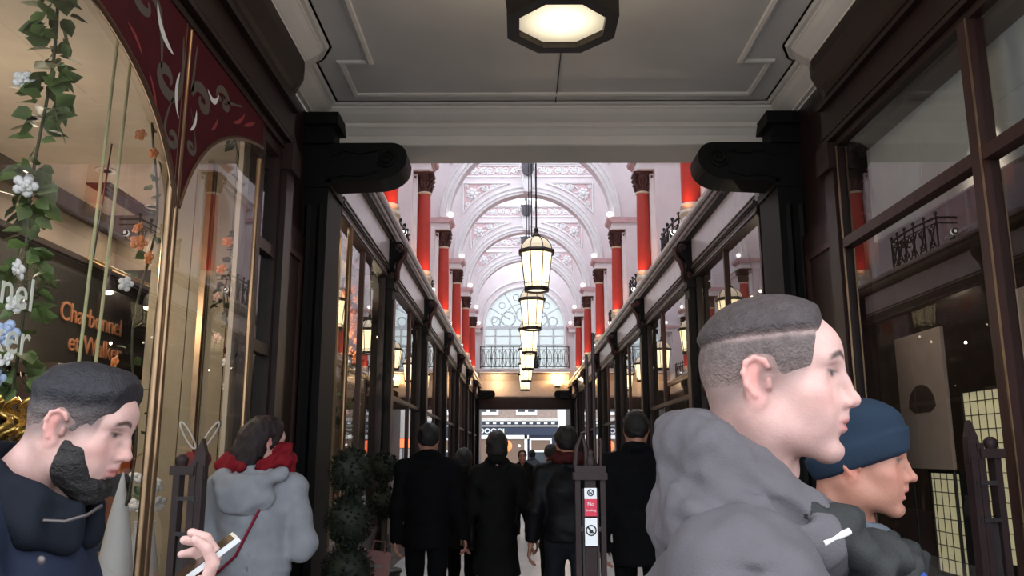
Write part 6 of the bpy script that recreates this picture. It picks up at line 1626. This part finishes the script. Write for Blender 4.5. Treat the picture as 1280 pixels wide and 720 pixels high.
def bearded():
    t = person('person with a dark beard in a navy jacket looking down at a phone'); sc = .98
    ho = np.array((-1.235, 1.765, 1.600), np.float32); Rh = rotm(math.radians(4), math.radians(17))
    o = np.array((-1.325, 1.77, 0), np.float32); R = rotm(math.radians(3))
    J = lower_body(t, o, R, sc, st=.12)
    fade = lambda x, ay, z: .75 * sst(z - .5 * x, -.055, .01) * (1 - sst(x, .060 + .10 * z, .068 + .10 * z)) * sst(z, -.07, -.01) * (1 - sst(ay, .079, .084))
    s = head_at(ho, Rh, sc, .0027, None, (.058, (-.085, 0, -.17)), jaw=1.0); parts = [s.mesh()]
    # hand closed round the phone, palm up towards the face
    wr = np.array((-.862, 1.330, 1.312)); n = -np.array((-.50, -.26, .82)); n /= np.linalg.norm(n); x = np.array((.78, .10, .55)); x -= n * (x @ n); x /= np.linalg.norm(x); y = np.cross(n, x)
    hs = Sdf(wr - .22, wr + .22, .0032); hand(hs, wr, np.stack([x, y, n], 1).astype(np.float32), 1 if y[1] < 0 else -1, (.62, .70, .80, .9), -.15, .05, .98)
    el = np.array((-1.16, 1.47, 1.10))
    hs.frame().cone(tuple(wr), tuple(wr + (el - wr) * .4), .025, .034, .01); parts.append(hs.mesh())
    global BH; BH = (wr, x, y, n)
    parts.append(loose_hand((.16, .25, .92), (.0, .28, 1.12), o, R, sc, 1))
    wl = R.T @ (wr - o) / sc; elo = tuple(R.T @ (el - o) / sc)
    parts = bridge([under_body(o, R, sc, {-1: ((-.03, -.20, 1.38), elo, tuple(wl)), 1: ((-.03, .20, 1.38), (.0, .28, 1.12), (.16, .25, .92))}, J)] + parts)
    add(t, 'body', to_mesh('body', parts, lambda V: skin_color(V, ho, Rh, sc, SKIN['pale'], fade=fade)), 'skin')
    s = Sdf(ho - (.16, .16, .13), ho + (.17, .16, .19), .0028)
    front = lambda x, z: 1 - sst(x, .074 + .08 * z, .088 + .08 * z)
    low = lambda x, y, z: np.maximum(np.maximum(sst(z - .55 * x, -.070, -.015), sst(x, .006, .014) * (1 - sst(x, .030, .038)) * sst(z, -.04, -.02)), sst(z, -.070, -.045) * (1 - sst(x, -.045, -.030)))
    tf = lambda x, y, z: -.003 + (.014 * sst(z - .12 * x, .040, .090) + .009 * sst(x, .0, .07) * sst(z, .08, .11) + .0055 * low(x, y, z)) * front(x, z) * (1 - np.exp(-((x + .010) / .024) ** 4 - ((z - .006) / .038) ** 4) * sst(np.abs(y), .06, .066)) * (1 - .9 * sst(x - .45 * z, .040, .050) * sst(.055 - z, 0, .01))
    hair_field(s, ho, Rh, sc, tf); s.wrinkle(.002, 130, 2, (.4, 1, 1))
    def hc(V):
        x, y, z = ((V - ho) @ Rh / sc).T; m = sst(z - .15 * x, .025, .07)[:, None]; k = sst(z, -.07, .03)[:, None]
        return (1 - m) * ((1 - k) * np.array((.34, .22, .19)) + k * np.array((.085, .066, .064))) + m * np.array((.020, .018, .022))
    add(t, 'hair', to_mesh('hair', [s.mesh()], hc), 'hair')
    # beard along the jaw and chin
    s = Sdf(ho - (.15, .15, .2), ho + (.16, .15, .05), .0028).frame(ho, Rh, sc); head_skull(s); head_face(s)
    x, y, z = s.local(ho, Rh, sc)
    m = np.maximum(sst(-z, .012, .035), .8 * sst(-z, -.012, .0) * (1 - sst(x, .026, .034))) * sst(x, .004, .016) * (1 - sst(x - .45 * (-z - .03), .052, .068) * (1 - sst(-z, .072, .084))) * (1 - sst(x, .098, .106) * (1 - sst(-z, .078, .088)))
    s.F = s.F - (-.004 + .0105 * m) * sc
    for q in (-1, 1): s.cone((.016, q * .040, -.078), (.072, q * .014, -.110), .014, .016, .03)
    s.ell((.056, 0, -.108), (.034, .03, .016), .03); s.wrinkle(.0022, 190, 9)
    s.frame(ho, Rh, sc).ell((.0, 0, .03), (.14, .12, .055), .01, 's')
    add(t, 'beard', to_mesh('beard', [s.mesh()], flat((.016, .013, .013))), 'hair')
    # navy jacket with a stand collar
    s = Sdf(o + (-.42, -.60, .72), o + (.60, .45, 1.66), .0080).frame(o, R, sc)
    s.econe((-.01, 0, .74), (-.02, 0, 1.27), (.150, .195), (.150, .205), .03); s.ell((-.02, 0, 1.30), (.150, .205, .18), .05)
    for q in (1, -1): s.cone((-.05, q * .07, 1.47), (-.03, q * .19, 1.405), .075, .088, .05)
    s.chain([(-.03, -.21, 1.39), elo, tuple(wl * .82 + np.array(elo) * .18)], [.088, .070, .044], .04)
    s.chain([(-.03, .21, 1.39), (.0, .28, 1.12), (.16, .25, .94)], [.088, .074, .052], .04)
    s.wrinkle(.007, 22, 14); s.below(.78, .02)
    for pts in ([(.10, -.16, 1.43), (.06, -.24, 1.36), (.02, -.28, 1.27)], [(-.10, -.25, 1.36), (-.04, -.29, 1.27)]): s.chain(pts, .006, .014, 's')
    add(t, 'jacket', to_mesh('jacket', [s.mesh()]), 'cloth_navy')
    s = Sdf(o + (-.3, -.25, 1.3), o + (.3, .25, 1.7), .0062).frame(o, R, sc)
    ring_ = [(.125, -.045, 1.475), (.07, -.098, 1.50), (-.01, -.115, 1.545), (-.075, -.085, 1.585), (-.10, 0, 1.60), (-.075, .085, 1.585), (-.01, .115, 1.545), (.07, .098, 1.50), (.125, .045, 1.475)]
    s.chain(ring_, [.014, .017, .018, .018, .018, .018, .018, .017, .014], .02); s.chain([(p[0] - .005, p[1] * 1.08, p[2] - .035) for p in ring_], .020, .03); s.chain([(p[0] - .01, p[1] * 1.2, p[2] - .07) for p in ring_], .026, .03)
    s.wrinkle(.005, 40, 3); co = add(t, 'collar', to_mesh('collar', [s.mesh()]), 'cloth_navy_dark')
    b = MB(); b.tube([R @ (np.array(p) * sc) + o for p in ((.10, -.132, 1.455), (.135, -.118, 1.452), (.165, -.09, 1.462), (.175, -.05, 1.478))], .0035, 5); b.build('zip', 'grey_lead', co)
    b = MB(); c = R @ (np.array((.125, -.175, 1.385)) * sc) + o; b.ball(c, (.009, .006, .009), 10, 6); b.build('snap_button', 'grey_lead', co)
    # the phone is a thing of its own
    wr, x, y, n = BH; lx = np.array((.72, .33, .60)); pn = np.array((-.52, -.26, .80)); lx /= np.linalg.norm(lx); pn -= lx * (pn @ lx); pn /= np.linalg.norm(pn); py = np.cross(lx, pn); c = wr + x * .080 - n * .026 + lx * .004; ph = MB()
    Rm = Matrix(((py[0], lx[0], pn[0]), (py[1], lx[1], pn[1]), (py[2], lx[2], pn[2])))
    ph.cbox((0, 0, 0), (.070, .146, .008)); p = ph.build('phone', 'phone_silver', None, tuple(c), Rm.to_euler()); tag(p, 'silver phone held in the hand of the bearded person in navy', 'phone')
    q = MB(); q.cbox((0, 0, .0045), (.064, .136, .0012)); q.build('screen', 'eye_dark', p)
mat('phone_silver', (.55, .55, .54), .35, metal=.3)
bearded()

def beanie():
    t = person('older person in a dark blue beanie and navy coat, behind the grey jacket'); sc = .97
    ho = np.array((.492, 2.02, 1.525), np.float32); Rh = rotm(math.radians(-22), math.radians(3))
    o = np.array((.455, 2.035, 0), np.float32); sb = .92; R = rotm(math.radians(-12))
    J = lower_body(t, o, R, sb)
    s = head_at(ho, Rh, sc, .0035, None, (.058, (-.06, 0, -.17)), mouth=1.0, nose=1.35); parts = [s.mesh()]
    for q in (1, -1): parts.append(loose_hand((.05, q * .27, .86), (-.04, q * .28, 1.10), o, R, sb, q, h=.007))
    parts = bridge([under_body(o, R, sb, {q: ((-.03, q * .20, 1.39), (-.04, q * .28, 1.10), (.05, q * .27, .86)) for q in (1, -1)}, J)] + parts)
    add(t, 'body', to_mesh('body', parts, lambda V: skin_color(V, ho, Rh, sc, SKIN['tan'], brow=(.10, .07, .055), stubble=.15)), 'skin')
    s = Sdf(ho - (.18, .18, .1), ho + (.18, .18, .2), .0045)
    tf = lambda x, y, z: -.004 + .022 * sst(z - .40 * x, -.016, -.004) - .007 * sst(z - .40 * x, .050, .056) + .022 * sst(z, .06, .14)
    hair_field(s, ho, Rh, sc, tf)
    bn = add(t, 'beanie', to_mesh('beanie', [s.mesh()]), 'cloth_beanie')
    s = Sdf(o + (-.42, -.42, .7), o + (.42, .42, 1.5), .0095).frame(o, R, sb)
    s.econe((-.01, 0, .72), (-.02, 0, 1.27), (.150, .195), (.150, .205), .03); s.ell((-.02, 0, 1.30), (.155, .205, .18), .05)
    for q in (1, -1): s.cone((-.04, q * .07, 1.46), (-.03, q * .19, 1.405), .075, .088, .05); s.chain([(-.03, q * .21, 1.39), (-.05, q * .28, 1.10), (.05, q * .27, .88)], [.088, .074, .055], .04)
    s.wrinkle(.008, 22, 8); s.below(.70, .02); add(t, 'coat', to_mesh('coat', [s.mesh()]), 'cloth_coat_blue')
    s = Sdf(o + (-.3, -.3, 1.15), o + (.3, .3, 1.55), .0075).frame(o, R, sb)
    rg = [(.10, -.06, 1.475), (.05, -.105, 1.50), (-.03, -.11, 1.54), (-.09, -.05, 1.575), (-.09, .05, 1.575), (-.03, .11, 1.54), (.05, .105, 1.50), (.10, .06, 1.475)]
    s.chain(rg, .026, .012); s.chain([(p[0] - .005, p[1] * 1.2, p[2] - .045) for p in rg], .030, .012); s.wrinkle(.006, 60, 3); add(t, 'scarf', to_mesh('scarf', [s.mesh()]), 'cloth_scarf_grey')
    s = Sdf(o + (-.1, -.25, 1.0), o + (.35, .25, 1.5), .0075).frame(o, R, sb)
    s.chain([(.09, -.10, 1.465), (.135, -.05, 1.43), (.145, .02, 1.42)], [.032, .042, .04], .02); s.wrinkle(.012, 60, 6); add(t, 'collar', to_mesh('collar', [s.mesh()]), 'cloth_collar')
    s = Sdf(o + (-.1, -.25, .9), o + (.35, .25, 1.45), .0085).frame(o, R, sb); s.chain([(.15, -.08, 1.39), (.185, -.10, 1.31), (.19, -.10, 1.12)], [.025, .042, .05], .02); s.wrinkle(.008, 40, 6); add(t, 'scarf_end', to_mesh('scarf_end', [s.mesh()]), 'cloth_blue')
beanie()
